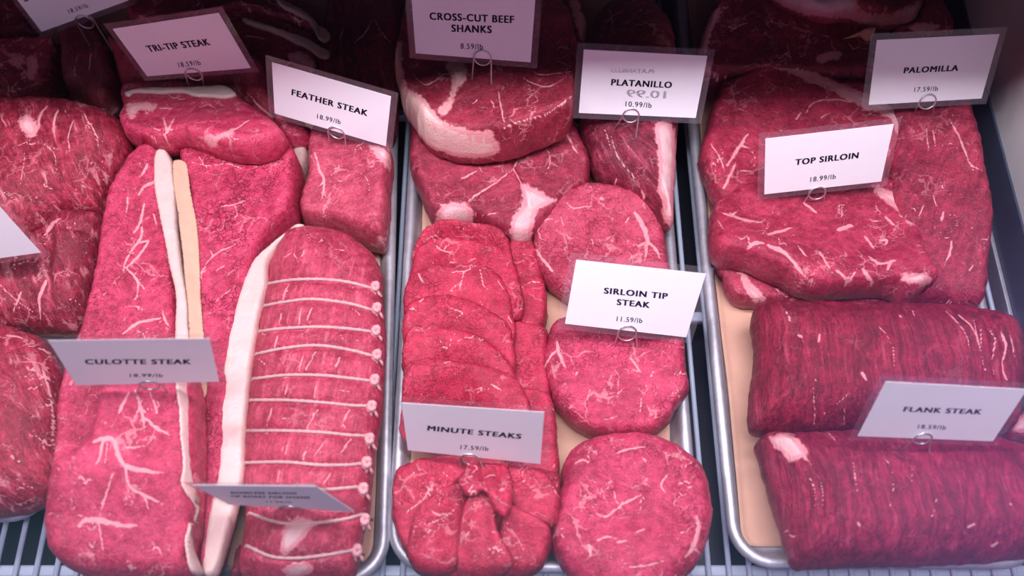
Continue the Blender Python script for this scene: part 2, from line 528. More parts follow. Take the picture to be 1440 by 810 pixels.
def piece(name, outline, T, mat, label=None, cat=None, group=None, parent=None, r=None, res=.0013, veins=(), regions=(), creases=(), bumps=(),
          lump=.0012, rag=.0005, soft=7, cap=None, base=None, dome=0.0, auto=None, tilt=None, drape=None, give=.004, slope=.35, trim=True, vwid=1.0):
    """A slab whose outline in plan is traced from the photograph; it lies on the height field H (draped over what is below), is T
    thick, and its rim is rounded with radius r. veins/regions carry fat; creases and bumps press or raise its surface."""
    global H
    if r is None: r = min(.35 * T, .012)
    elif r < .03: r = r * .75
    k = max(1, int(soft * .001 / HS))
    Hc = np.maximum(H, 0.0) if cap is None else np.minimum(np.maximum(H, 0.0), cap)
    if drape is None: drape = T < .02
    opx = smooth_closed(outline, 4.0)
    seed = (abs(hash(tuple(map(tuple, outline)))) % 1000) * 0.37
    S = box_blur(box_blur(dilate(Hc, k), k), max(1, k // 2)) if drape else None
    if base is not None and base != 'top': S = np.full_like(H, base)
    z = np.full(len(opx), .03)
    XX, YY = gx[:, None], gy[None, :]
    for it in range(4):
        p = at_z(opx[:, 0], opx[:, 1], z)
        if base == 'top':
            Q = np.stack(np.meshgrid(np.arange(p[:, 0].min(), p[:, 0].max(), .003), np.arange(p[:, 1].min(), p[:, 1].max(), .003), indexing='ij'), -1).reshape(-1, 2)
            Q = Q[inside(Q, p[:, :2])]; h = sample(Hc, Q[:, 0], Q[:, 1]); ok = h > np.percentile(h, 35)
            M = np.c_[np.ones(ok.sum()), Q[ok]]; co = np.linalg.lstsq(M, h[ok], rcond=None)[0]
            S = co[0] + co[1] * XX + co[2] * YY - .62 * T
        elif not drape and base is None:
            lo, hi = p[:, :2].min(0), p[:, :2].max(0)
            A0 = np.meshgrid(np.arange(lo[0], hi[0], .004), np.arange(lo[1], hi[1], .004), indexing='ij')
            Q = np.stack([A0[0].ravel(), A0[1].ravel()], 1)
            Q = Q[inside(Q, p[:, :2])]
            h = sample(Hc, Q[:, 0], Q[:, 1])
            w = np.ones(len(h)); cm = Q.mean(0)
            M = np.c_[np.ones(len(h)), Q - cm]
            for _ in range(6):                       # a plane through what lies below; high spots count more than gaps
                co = np.linalg.lstsq(M * w[:, None], h * w, rcond=None)[0]
                e = h - M @ co
                w = np.where(e > 0, 1.0, .6) / np.sqrt(1 + (e / .012) ** 2)
            gmax = slope; g = np.hypot(co[1], co[2])
            if g > gmax: co[1:] *= gmax / g
            plane = np.maximum(co[0] + co[1] * (XX - cm[0]) + co[2] * (YY - cm[1]), .004)
            S = plane + box_blur(np.clip(box_blur(Hc - plane, k), -give, give), 9)
        zz = sample(S, p[:, 0], p[:, 1]) + .45 * T
        if tilt: zz = zz + tilt[0] * (p[:, 0] - p[:, 0].mean()) + tilt[1] * (p[:, 1] - p[:, 1].mean())
        w = 9; kern = np.hanning(2 * w + 3)[1:-1]; kern /= kern.sum()
        z = np.convolve(np.concatenate([zz[-w:], zz, zz[:w]]), kern, 'valid')[:len(opx)]
    P2 = at_z(opx[:, 0], opx[:, 1], z)[:, :2]
    per = np.linalg.norm(np.roll(P2, -1, 0) - P2, axis=1)
    # resample evenly and make the rim a little ragged
    cum = np.concatenate([[0], np.cumsum(per)])
    nb = max(24, int(cum[-1] / (res * 1.3)))
    s = np.linspace(0, cum[-1], nb, endpoint=False)
    PP = np.vstack([P2, P2[:1]])
    B = np.stack([np.interp(s, cum, PP[:, 0]), np.interp(s, cum, PP[:, 1])], 1)
    B = B + rag * (2 * np.stack([fbm(B[:, 0] * 260 + seed, B[:, 1] * 260, 3), fbm(B[:, 1] * 260 + 9 + seed, B[:, 0] * 260, 3)], 1)
                   + 2.6 * np.stack([fbm(B[:, 0] * 75 + seed, B[:, 1] * 75, 2), fbm(B[:, 1] * 75 + 9 + seed, B[:, 0] * 75, 2)], 1))
    # where the rim would run inside something already lying there, draw it in to the contact
    if not drape and base is None and trim:
        zr = sample(S, B[:, 0], B[:, 1]) + .45 * T
        tn = np.roll(B, -3, 0) - np.roll(B, 3, 0); nr = np.stack([-tn[:, 1], tn[:, 0]], 1); nr /= np.linalg.norm(nr, axis=1)[:, None] + 1e-9
        area = 0.5 * np.sum(B[:, 0] * np.roll(B[:, 1], -1) - np.roll(B[:, 0], -1) * B[:, 1])
        if area < 0: nr = -nr
        mv = np.zeros(len(B))
        for st in np.arange(.001, .0085, .001):
            q = B + nr * mv[:, None]
            mv = np.where((sample(H, q[:, 0], q[:, 1]) > zr + .003) & (mv > st - .0015), st, mv)
        w = 7; kern = np.hanning(2 * w + 3)[1:-1]; kern /= kern.sum()
        mv = np.convolve(np.concatenate([mv[-w:], mv, mv[:w]]), kern, 'valid')[:len(B)]
        B = B + nr * mv[:, None]
    c0 = B.mean(0)
    lo, hi = B.min(0), B.max(0)
    V = []
    # vein segments
    allv = list(veins)
    if auto:
        for a in (auto if isinstance(auto, list) else [auto]):
            allv += rand_veins(outline, *a)
    segA, segB, segW = [], [], []
    for w, pts in allv:
        q = smooth_open(pts, 3) if len(pts) > 1 else np.array([pts[0], (pts[0][0] + 1, pts[0][1] + 1)], float)
        n = len(q) - 1
        if n > 2: q = q + 1.6 * np.stack([fbm(q[:, 0] * .13, q[:, 1] * .13, 2), fbm(q[:, 1] * .13 + 40, q[:, 0] * .13, 2)], 1)
        segA.append(q[:-1]); segB.append(q[1:])
        f = (np.arange(n) + .5) / n
        segW.append(VW * vwid * w * (.25 + .75 * np.sqrt(np.clip(1 - np.abs(2 * f - .9) ** 2.2, .05, 1))) if n > 1 else np.full(n, w))
    if segA: segA, segB, segW = np.vstack(segA), np.vstack(segB), np.concatenate(segW)

    def profile(d):
        t = np.clip(d / r, 0, 1)
        e = 2.0 if r > .025 else 2.5
        return np.clip(1 - (1 - t) ** e, 0, 1) ** (1 / e)
    def surf(X, Y, d, attr=False):
        prof = profile(d)
        s0 = sample(S, X, Y)
        if tilt: s0 = s0 + tilt[0] * (X - c0[0]) + tilt[1] * (Y - c0[1])
        z = s0 + T * (.45 + .55 * prof)
        if dome:
            z = z + dome * (1 - np.clip(1 - d / (d.max() + 1e-9), 0, 1) ** 2)
        if lump:
            z = z + lump * prof * (1.6 * fbm(X * 28 + seed, Y * 28 + seed, 3) + .5 * fbm(X * 120, Y * 120 + seed, 2))
        fatv = np.zeros(len(X))
        if attr or len(creases) or len(bumps):
            q = to_px(np.stack([X, Y, z], 1))
            if attr:
                for poly in regions:
                    sd = signed_dist(q, smooth_closed(poly, 5)) if len(q) else np.zeros(0)
                    fatv = np.maximum(fatv, np.clip(.46 + sd / 16, 0, 1))
                if len(segA):
                    for a in range(0, len(q), 4000):
                        dd, _ = seg_dist(q[a:a + 4000], segA, segB)
                        fatv[a:a + 4000] = np.maximum(fatv[a:a + 4000], np.clip(.80 - .40 * dd / (segW[None] * .5), 0, 1).max(1))
            for w, depth, pts in creases:
                pp = smooth_open(pts, 4)
                for a in range(0, len(q), 8000):
                    dd, _ = seg_dist(q[a:a + 8000], pp[:-1], pp[1:])
                    z[a:a + 8000] -= depth * prof[a:a + 8000] * np.exp(-(dd.min(1) / w) ** 2)
            for (bx, by), w, hgt in bumps:
                z = z + hgt * prof * np.exp(-((q[:, 0] - bx) ** 2 + (q[:, 1] - by) ** 2) / w ** 2)
        return z, fatv, s0, prof
    # plan triangulation
    nx = int((hi[0] - lo[0]) / res) + 2; ny = int((hi[1] - lo[1]) / (res * .866)) + 2
    ii, jj = np.meshgrid(np.arange(nx), np.arange(ny), indexing='ij')
    G = np.stack([lo[0] + (ii + .5 * (jj & 1)) * res, lo[1] + jj * res * .866], -1).reshape(-1, 2)
    sdG = signed_dist(G, B)
    keep = sdG > res * .7
    G = G[keep]
    pts = np.vstack([B, G])
    v2, _, tris, ov, _, _ = delaunay_2d_cdt([Vector(q) for q in pts], [], [list(range(nb))], 1, 1e-7)
    v2 = np.array([tuple(q) for q in v2])
    isb = np.zeros(len(v2), bool)
    for i, o in enumerate(ov):
        if any(x < nb for x in o): isb[i] = True
    d = np.abs(signed_dist(v2, B)); d[isb] = 0.0
    z, fatv, s0, prof = surf(v2[:, 0], v2[:, 1], d, True)
    n = len(v2)
    # underside, sharing the rim
    zb = s0 + T * .45 * (1 - prof) + .0002
    hh = sample(H, v2[:, 0], v2[:, 1])
    zb = np.maximum(zb, np.minimum(hh + .0006, z - .0015))     # the underside gives way to what it lies on
    verts = np.vstack([np.c_[v2, z]])
    low = np.full(n, -1)
    li = np.where(~isb)[0]
    low[isb] = np.where(isb)[0]
    low[li] = n + np.arange(len(li))
    verts = np.vstack([verts, np.c_[v2[li], zb[li]]])
    faces = []
    for t in tris:
        a, bb, c = t
        if np.cross(v2[bb] - v2[a], v2[c] - v2[a]) < 0: a, c = c, a
        faces.append((a, bb, c))
    faces = np.array(faces)
    ftot = np.vstack([faces, low[faces][:, ::-1]])
    # drop degenerate under-faces made of rim vertices only
    okf = ~(isb[faces].all(1))
    ftot = np.vstack([faces, low[faces][okf][:, ::-1]])
    origin = np.array([c0[0], c0[1], float(np.percentile(zb, 10))])
    if parent is None:
        vv = verts - origin
    else:
        vv = verts - np.array(parent.matrix_basis.translation)
    me = bpy.data.meshes.new(name)
    me.vertices.add(len(vv)); me.vertices.foreach_set('co', vv.ravel())
    me.loops.add(ftot.size); me.loops.foreach_set('vertex_index', ftot.ravel())
    me.polygons.add(len(ftot)); me.polygons.foreach_set('loop_start', np.arange(0, ftot.size, 3)); 
    me.polygons.foreach_set('use_smooth', np.ones(len(ftot), bool))
    me.update(calc_edges=True); me.validate()
    at = me.attributes.new('fat', 'FLOAT', 'POINT')
    at.data.foreach_set('value', np.concatenate([fatv, fatv[li] * 0]))
    me.materials.append(mat)
    o = bpy.data.objects.new(name, me)
    COL.objects.link(o)
    if parent is None: o.location = origin
    else: o.parent = parent
    tag(o, label, cat, group)
    # raise the height field
    i0, i1 = np.clip([int((lo[0] - HX0) / HS), int((hi[0] - HX0) / HS) + 2], 0, HNX); j0, j1 = np.clip([int((lo[1] - HY0) / HS), int((hi[1] - HY0) / HS) + 2], 0, HNY)
    if i1 > i0 and j1 > j0:
        XX, YY = np.meshgrid(gx[i0:i1], gy[j0:j1], indexing='ij')
        Q = np.stack([XX.ravel(), YY.ravel()], 1)
        sd = signed_dist(Q, B)
        m = sd > 0
        zz = surf(Q[m, 0], Q[m, 1], sd[m])[0]
        blk = H[i0:i1, j0:j1].ravel()
        blk[m] = np.maximum(blk[m], zz)
        H[i0:i1, j0:j1] = blk.reshape(i1 - i0, j1 - j0)
    return o

# ------------------------------------------------------------------ the display case itself
def struct(name, me, mat):
    o = link_mesh(name, me, mat); o['kind'] = 'structure'; return o
def box_mesh(name, x0, x1, y0, y1, z0, z1, bevel=0.0, smooth=False):
    bm = bmesh.new(); add_box(bm, x0, x1, y0, y1, z0, z1, bevel); return bm_mesh(name, bm, smooth)

struct('floor', box_mesh('floor', -.70, .47, -.36, .60, -.055, -.045), M_DARK)
struct('wall_right', box_mesh('wall_right', .432, .47, -.36, .60, .050, .44), M_WHITE)
struct('baseboard_right', box_mesh('baseboard_right', .430, .47, -.36, .60, -.045, .050), M_NAVY)
struct('trim_1', box_mesh('trim_1', .4265, .4300, -.36, .60, -.045, .0025, .0008), M_ALU)
struct('wall_back', box_mesh('wall_back', -.70, .47, .56, .60, -.045, .44), M_NAVY)
struct('wall_left', box_mesh('wall_left', -.74, -.70, -.36, .60, -.055, .44), M_WHITE)
struct('wall_front', box_mesh('wall_front', -.74, .47, -.385, -.36, -.055, .012), M_NAVY)
# the canopy deck over the rear half of the case: it keeps the lamp off the back rows
struct('ceiling', box_mesh('ceiling', -.74, .47, .060, .60, .302, .330, .004), M_NAVY)

# the sloping front pane
bm = bmesh.new()
a = (-.345, .020); b_ = (-.055, .78)
tx = .003
vs = []
for x in (-.74, .47):
    for (y, z) in (a, b_):
        vs.append(bm.verts.new((x, y, z))); vs.append(bm.verts.new((x, y - tx, z + tx * .37)))
for idx in ((0, 2, 6, 4), (1, 5, 7, 3), (0, 4, 5, 1), (2, 3, 7, 6), (0, 1, 3, 2), (4, 6, 7, 5)):
    bm.faces.new([vs[i] for i in idx])
struct('window_1', bm_mesh('window_1', bm, False), M_GLASS)

# wire rack the trays stand on
rack = empty('wire_rack', (0, 0, -.045))
tag(rack, 'white coated wire rack under the steel meat trays', 'rack')
k0 = int(round((-.60 - .1505) / .0156))
for k in range(k0, 18):
    x = .1505 + .0156 * k
    bm = bmesh.new(); tube(bm, [(x, -.34, -.0022), (x, .55, -.0022)], .0022, 8)
    link_mesh('bar', bm_mesh('bar', bm), M_RACK, rack, (x, .1, -.0022))
for y in (-.242, -.025, .192, .409):
    bm = bmesh.new(); add_box(bm, -.62, .424, y - .0045, y + .0045, -.013, -.0045, .002)
    link_mesh('cross_rail', bm_mesh('cross_rail', bm), M_RACK, rack, (0, y, -.008))
for x in (-.60, -.23, .150, .415):
    for y in (-.242, .409):
        bm = bmesh.new(); tube(bm, [(x, y, -.013), (x, y, -.045)], .005, 10)
        link_mesh('foot', bm_mesh('foot', bm), M_RACK, rack, (x, y, -.03))

def rrect(cx, cy, hx, hy, r, ang, n=8):
    pts = []
    ca, sa = math.cos(ang), math.sin(ang)
    for qx, qy, a0 in ((1, 1, 0), (-1, 1, 90), (-1, -1, 180), (1, -1, 270)):
        for k in range(n + 1):
            a = math.radians(a0 + 90 * k / n)
            x = qx * (hx - r) + r * math.cos(a); y = qy * (hy - r) + r * math.sin(a)
            pts.append((cx + x * ca - y * sa, cy + x * sa + y * ca))
    return pts

def tray(label, x0, x1, y0, y1, ang=0.0):
    """aluminium sheet pan with a rolled rim"""
    cx, cy, hx, hy = (x0 + x1) / 2, (y0 + y1) / 2, (x1 - x0) / 2, (y1 - y0) / 2
    prof = [(.0200, .0058), (.0165, .0066), (.0130, .0100), (.0105, .0215), (.0092, .0252), (.0070, .0275), (.0042, .0280), (.0016, .0268), (.0002, .0248), (.0000, .0230), (.0008, .0214),
            (.0030, .0205), (.0055, .0210), (.0100, .0085), (.0150, .0036), (.0200, .0030)]
    bm = bmesh.new()
    rings = [[bm.verts.new((x, y, z)) for x, y in rrect(cx, cy, hx - o, hy - o, max(.008, .034 - o), ang)] for o, z in prof]
    n = len(rings[0])
    for A, B in zip(rings, rings[1:]):
        for k in range(n):
            bm.faces.new((A[k], A[(k + 1) % n], B[(k + 1) % n], B[k]))
    bm.faces.new(rings[0]); bm.faces.new(rings[-1])
    o = link_mesh('sheet_pan', bm_mesh('sheet_pan', bm), M_ALU, None, (cx, cy, .0030))
    tag(o, label, 'tray', 'sheet pans on the wire rack')
    # into the height field
    XX, YY = np.meshgrid(gx, gy, indexing='ij')
    Q = np.stack([XX.ravel(), YY.ravel()], 1)
    near = (np.abs(Q[:, 0] - cx) < hx + .03) & (np.abs(Q[:, 1] - cy) < hy + .03)
    sd = np.full(len(Q), -1.0); sd[near] = signed_dist(Q[near], np.array(rrect(cx, cy, hx, hy, .034, ang)))
    h = np.where(sd > .0165, .0068, np.where(sd > -.001, .0285, -1))
    h = h.reshape(H.shape)
    np.maximum(H, h, out=H)
    return cx, cy, hx, hy, ang

def liner(label, t, inset=.0185, wav=.0008, seed=0):
    """a sheet of peach butcher paper lying in a tray"""
    cx, cy, hx, hy, ang = t
    bm = bmesh.new()
    nx, ny = 60, 150
    ca, sa = math.cos(ang), math.sin(ang)
    top = []
    R = .034
    def halfw(y, e):                                  # half width of the rounded pan outline, e inside its rim
        hy2 = hy - e; r = max(.004, R - e)
        yy = max(0.0, abs(y) - (hy2 - r))
        return hx - e - r + math.sqrt(max(0.0, r * r - yy * yy))
    for i in range(nx + 1):
        for j in range(ny + 1):
            bb = -1 + 2 * j / ny
            y = bb * (hy - .0205)
            e = .0122 + .0045 * (.5 + vnoise(np.float64(j * .07 + seed), np.float64(seed + (3.3 if i < nx / 2 else 8.1))))
            a = -1 + 2 * i / nx
            x = a * halfw(y, max(e, .0120))
            qx, qy = abs(x) - (hx - R), abs(y) - (hy - R)
            dx = -(min(max(qx, qy), 0) + math.hypot(max(qx, 0), max(qy, 0)) - R)   # distance in from the rim
            z = .0076 + wav * (1 + 2 * vnoise(np.float64(i * .13 + seed), np.float64(j * .10)))
            z = max(z, float(np.interp(dx, [.0105, .0130, .0165, .0205], [.0236, .0122, .0086, .0072])))
            top.append((cx + x * ca - y * sa, cy + x * sa + y * ca, z))
    v1 = [bm.verts.new(p) for p in top]
    v0 = [bm.verts.new((p[0], p[1], p[2] - .0004)) for p in top]
    I = lambda i, j: i * (ny + 1) + j
    for i in range(nx):
        for j in range(ny):
            q = (I(i, j), I(i + 1, j), I(i + 1, j + 1), I(i, j + 1))
            bm.faces.new([v1[k] for k in q]); bm.faces.new([v0[k] for k in q[::-1]])
    per = [I(i, 0) for i in range(nx + 1)] + [I(nx, j) for j in range(1, ny + 1)] + [I(i, ny) for i in range(nx - 1, -1, -1)] + [I(0, j) for j in range(ny - 1, 0, -1)]
    for k in range(len(per)):
        p, q = per[k], per[(k + 1) % len(per)]
        bm.faces.new((v1[p], v0[p], v0[q], v1[q]))
    o = link_mesh('butcher_paper', bm_mesh('butcher_paper', bm), M_PAPER, None, (cx, cy, .0072))
    tag(o, label, 'paper', 'butcher paper sheets lining the pans')
    m = (H > .0060) & (H < .0080)
    H[m] = .0098

TA = tray('steel sheet pan of the dark roasts at the left edge, rounded front corner showing', -.585, -.349, -.212, .450)
TB = tray('steel sheet pan under the culotte steaks and the tied roast', -.336, -.1025, -.262, .440, math.radians(2.0))
TC = tray('steel sheet pan under the minute steaks and the round sirloin tip steaks', -.0935, .1415, -.250, .450)
TD = tray('steel sheet pan under the two flank rolls, its left rim and front corner bare', .162, .398, -.247, .455)
liner('peach paper sheet under the dark roasts at the left edge', TA, seed=1)
liner('peach paper sheet in the pan of the culotte steaks and the tied roast', TB, seed=2)
liner('peach paper sheet showing between the minute steaks and the sirloin tip steaks', TC, seed=3)
liner('peach paper sheet showing beside the left ends of the flank rolls', TD, seed=4)

# ------------------------------------------------------------------ the meat
STEAK, ROAST = 'steak', 'roast'
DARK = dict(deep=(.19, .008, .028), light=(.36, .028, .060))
ROUND = dict(deep=(.40, .012, .056), light=(.64, .055, .135))
MIN = dict(deep=(.38, .009, .042), light=(.58, .030, .082))

# ---- tray A: dark roasts at the left edge
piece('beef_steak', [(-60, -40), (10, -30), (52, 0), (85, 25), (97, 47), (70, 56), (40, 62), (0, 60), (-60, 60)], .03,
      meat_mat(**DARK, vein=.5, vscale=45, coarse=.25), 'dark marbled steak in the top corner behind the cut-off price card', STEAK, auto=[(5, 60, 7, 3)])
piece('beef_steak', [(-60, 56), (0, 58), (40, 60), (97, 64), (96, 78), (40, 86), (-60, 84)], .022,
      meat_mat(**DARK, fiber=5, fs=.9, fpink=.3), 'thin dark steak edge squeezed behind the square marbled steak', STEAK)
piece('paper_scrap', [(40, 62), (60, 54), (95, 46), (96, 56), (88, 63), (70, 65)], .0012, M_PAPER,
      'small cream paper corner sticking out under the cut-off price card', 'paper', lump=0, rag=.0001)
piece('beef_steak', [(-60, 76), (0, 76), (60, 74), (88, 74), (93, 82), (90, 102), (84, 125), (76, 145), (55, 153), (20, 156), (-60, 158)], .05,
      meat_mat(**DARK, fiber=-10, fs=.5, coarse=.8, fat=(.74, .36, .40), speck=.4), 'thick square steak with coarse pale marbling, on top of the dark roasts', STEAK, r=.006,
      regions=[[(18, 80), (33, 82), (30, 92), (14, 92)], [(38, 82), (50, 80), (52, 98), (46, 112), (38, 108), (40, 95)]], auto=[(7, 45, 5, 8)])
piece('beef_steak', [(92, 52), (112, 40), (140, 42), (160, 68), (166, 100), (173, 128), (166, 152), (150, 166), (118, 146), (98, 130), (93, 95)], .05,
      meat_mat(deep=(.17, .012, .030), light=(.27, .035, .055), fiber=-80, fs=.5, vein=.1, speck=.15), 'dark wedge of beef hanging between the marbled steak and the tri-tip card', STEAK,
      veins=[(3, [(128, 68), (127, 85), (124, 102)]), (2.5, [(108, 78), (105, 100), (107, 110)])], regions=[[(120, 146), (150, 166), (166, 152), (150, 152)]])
a1 = piece('beef_roast', [(-60, 162), (0, 151), (30, 148), (70, 148), (112, 152), (150, 163), (178, 180), (186, 205), (182, 228), (168, 256), (152, 288), (148, 306), (122, 306), (95, 308), (70, 322), (50, 340), (0, 345), (-60, 345)], .075,
      meat_mat(deep=(.30, .010, .034), light=(.50, .040, .082), fiber=-62, fs=1.0, fpink=.85, vein=.3, speck=.7, rough=.33), 'big rounded dark roast with streaks of fat radiating from a white fat knob', ROAST, r=.045, lump=.003,
      regions=[[(28, 170), (38, 162), (48, 170), (53, 186), (44, 192), (31, 184)]],
      veins=[(7, [(66, 150), (56, 163), (55, 180)]), (6, [(82, 155), (76, 168), (76, 186)]), (4, [(103, 168), (96, 190), (98, 215)]), (3, [(60, 200), (75, 215), (80, 240)]), (3, [(35, 215), (32, 240), (28, 262)]), (3, [(118, 160), (136, 190), (140, 215)])],
      auto=[(26, 26, 2.2, 5, .3, .2)])
piece('beef_roast', [(-60, 318), (0, 318), (40, 330), (62, 330), (82, 312), (105, 303), (132, 304), (152, 312), (148, 348), (138, 400), (131, 440), (118, 470), (80, 471), (40, 466), (-60, 466)], .062,
      meat_mat(deep=(.24, .009, .032), light=(.43, .032, .070), fiber=-65, fs=1.0, fpink=.6, vein=.4, speck=.5), 'dark folded roast between the rounded roast and the front roast of the left row', ROAST, r=.035, lump=.003,
      creases=[(8, .006, [(70, 335), (64, 380), (72, 440)]), (5, .004, [(62, 322), (100, 318), (140, 335)])],
      veins=[(7, [(62, 330), (68, 318), (85, 307)]), (6, [(62, 390), (55, 420), (58, 455)]), (5, [(30, 410), (18, 440)]), (4, [(0, 400), (20, 420), (48, 440)])], auto=[(20, 24, 2.5, 6, .3, .3)])
piece('beef_roast', [(-60, 462), (10, 463), (50, 472), (75, 490), (93, 520), (98, 560), (93, 620), (86, 680), (70, 705), (45, 719), (0, 726), (-60, 728)], .075,
      meat_mat(deep=(.28, .010, .034), light=(.50, .040, .085), fiber=-55, fs=.9, fpink=.7, vein=.5, vscale=45, speck=.8), 'dark rounded roast nearest the glass in the left row', ROAST, r=.05, lump=.003,
      veins=[(5, [(10, 472), (28, 474), (36, 482)]), (6, [(60, 520), (72, 560), (76, 620)])], auto=[(30, 30, 3, 9, .35, .4)])

# ---- tray B, back
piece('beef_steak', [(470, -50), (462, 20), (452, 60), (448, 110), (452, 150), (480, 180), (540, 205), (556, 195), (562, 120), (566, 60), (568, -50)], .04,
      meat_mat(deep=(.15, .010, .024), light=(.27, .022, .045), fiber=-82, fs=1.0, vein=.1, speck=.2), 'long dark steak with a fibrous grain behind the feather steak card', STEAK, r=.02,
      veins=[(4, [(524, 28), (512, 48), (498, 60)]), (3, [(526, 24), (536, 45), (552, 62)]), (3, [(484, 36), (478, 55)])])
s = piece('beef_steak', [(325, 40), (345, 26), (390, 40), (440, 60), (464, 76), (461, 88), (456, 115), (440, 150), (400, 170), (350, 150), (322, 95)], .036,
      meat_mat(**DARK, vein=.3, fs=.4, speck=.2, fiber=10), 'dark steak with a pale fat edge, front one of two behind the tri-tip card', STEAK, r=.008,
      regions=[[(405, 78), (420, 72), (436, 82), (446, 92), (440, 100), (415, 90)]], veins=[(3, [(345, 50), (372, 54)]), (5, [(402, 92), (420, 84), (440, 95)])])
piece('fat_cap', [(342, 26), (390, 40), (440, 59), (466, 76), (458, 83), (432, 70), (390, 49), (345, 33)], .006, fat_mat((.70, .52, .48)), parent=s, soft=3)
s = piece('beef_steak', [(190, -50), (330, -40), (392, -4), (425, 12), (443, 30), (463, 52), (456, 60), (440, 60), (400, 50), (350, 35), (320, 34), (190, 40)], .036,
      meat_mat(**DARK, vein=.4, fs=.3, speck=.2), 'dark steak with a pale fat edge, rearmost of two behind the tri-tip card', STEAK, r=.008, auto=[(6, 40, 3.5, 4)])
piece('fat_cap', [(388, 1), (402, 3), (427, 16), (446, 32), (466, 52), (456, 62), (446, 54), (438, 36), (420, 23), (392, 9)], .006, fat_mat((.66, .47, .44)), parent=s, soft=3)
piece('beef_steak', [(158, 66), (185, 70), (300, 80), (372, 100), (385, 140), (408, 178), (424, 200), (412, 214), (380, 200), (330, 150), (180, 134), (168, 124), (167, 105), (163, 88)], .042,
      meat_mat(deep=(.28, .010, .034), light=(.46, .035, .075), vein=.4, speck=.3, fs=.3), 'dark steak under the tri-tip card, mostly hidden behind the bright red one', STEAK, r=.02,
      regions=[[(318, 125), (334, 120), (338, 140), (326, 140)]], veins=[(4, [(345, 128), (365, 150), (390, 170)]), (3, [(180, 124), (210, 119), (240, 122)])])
# small pieces left of the feather steak
piece('beef_trimming', [(385, 160), (425, 174), (440, 196), (430, 205), (408, 205), (392, 186)], .03, meat_mat(**ROUND, vein=.4, speck=.4), 'small pink trimming under the lower left corner of the feather steak card', 'trimming', r=.012)
piece('fat_trimming', [(407, 214), (417, 196), (432, 187), (444, 196), (438, 228), (431, 252), (425, 264), (418, 244)], .03, fat_mat((.80, .58, .54)), 'white fat trimming wedged left of the feather steak', 'trimming', r=.008)
feather = piece('beef_steak', [(440, 196), (470, 186), (520, 196), (550, 214), (550, 270), (546, 325), (541, 347), (520, 344), (500, 336), (477, 328), (445, 325), (427, 315), (428, 290), (436, 262), (437, 230)], .052,
      meat_mat(deep=(.40, .025, .070), light=(.60, .090, .140), fiber=15, fs=.4, vein=.5, vscale=40, speck=.5, fissure=.2), 'square pink feather steak standing behind the tied roast', STEAK, r=.012,
      regions=[[(520, 205), (548, 214), (548, 240), (535, 225)], [(520, 340), (541, 346), (546, 320), (538, 330)]],
      veins=[(6, [(443, 215), (450, 240), (456, 255), (452, 280)]), (4, [(456, 255), (448, 262)]), (3, [(500, 240), (515, 250), (520, 270)])], auto=[(6, 30, 2.4, 3)])

# ---- tray B: fat-edged steak and the culotte slabs
piece('beef_steak', [(184, 200), (215, 208), (238, 212), (222, 220), (205, 228), (192, 234), (186, 225)], .025, meat_mat(**ROUND, vein=.4, speck=.4), 'pale pink steak end peeping out under the fat-edged steak', STEAK, r=.01)
slab_r = piece('culotte_steak', [(262, 216), (300, 208), (350, 204), (402, 212), (426, 238), (424, 280), (421, 318), (398, 342), (376, 372), (366, 420), (356, 480), (346, 540), (340, 610), (336, 680), (324, 740), (303, 815), (294, 815), (293, 700), (291, 560), (284, 420), (274, 300)], .062,
      meat_mat(**ROUND, fiber=60, fs=.25, vein=.35, speck=.5, fissure=1.0), 'culotte steak slab running along the left side of the tied roast, white fat edge', STEAK, r=.012,
      veins=[(3, [(268, 227), (293, 233), (320, 230), (347, 240)]), (3, [(277, 217), (293, 240)]), (3.5, [(310, 290), (333, 287), (353, 277)]), (3, [(330, 290), (333, 303), (326, 307)]), (4, [(281, 386), (300, 360), (334, 342)]), (3.5, [(293, 345), (300, 360)]),
             (4, [(290, 380), (284, 384), (283, 395)]), (3, [(304, 380), (318, 372)]), (2.5, [(302, 425), (330, 402)]), (3, [(334, 210), (330, 225)])])
piece('fat_cap', [(432, 322), (420, 319), (400, 333), (378, 350), (360, 367), (346, 395), (337, 420), (328, 452), (319, 503), (311, 543), (307, 673), (300, 707), (293, 740), (288, 812), (303, 812), (320, 773), (333, 727), (345, 673), (347, 607), (353, 540), (360, 500), (367, 453), (378, 403), (380, 370), (397, 347), (418, 334)], .016,
      fat_mat((.90, .68, .62), (.86, .50, .48), .5), parent=slab_r, soft=4, base=.056, r=.006, rag=.00015)
slab_l = piece('culotte_steak', [(226, 216), (213, 221), (193, 238), (176, 265), (163, 290), (154, 335), (144, 395), (129, 470), (110, 520), (97, 560), (92, 625), (86, 690), (120, 740), (200, 740), (262, 740), (272, 640), (270, 560), (268, 470), (262, 400), (254, 330), (248, 262), (242, 226)], .060,
      meat_mat(**ROUND, fiber=65, fs=.35, vein=.4, speck=.9, fissure=.6), 'long culotte steak slab with a white fat edge, reaching up beside the paper sheet', STEAK, r=.014, vwid=1.35,
      veins=[(6, [(222, 255), (203, 262), (195, 275)]), (5, [(208, 230), (198, 250)]), (5, [(203, 287), (197, 313), (186, 330)]), (4.5, [(200, 318), (197, 337), (182, 357), (173, 380)]), (4, [(208, 338), (193, 342)]), (4.5, [(208, 340), (200, 353), (183, 372), (173, 382)]), (4.5, [(178, 378), (190, 390), (194, 400), (193, 420)]),
             (3, [(192, 390), (203, 407)]), (5, [(173, 470), (193, 455), (227, 447)]), (4, [(228, 437), (232, 450), (240, 460)]), (4, [(180, 277), (177, 300)]), (3, [(215, 300), (222, 320)])], auto=[(10, 22, 2.2, 12, .4, .3)])
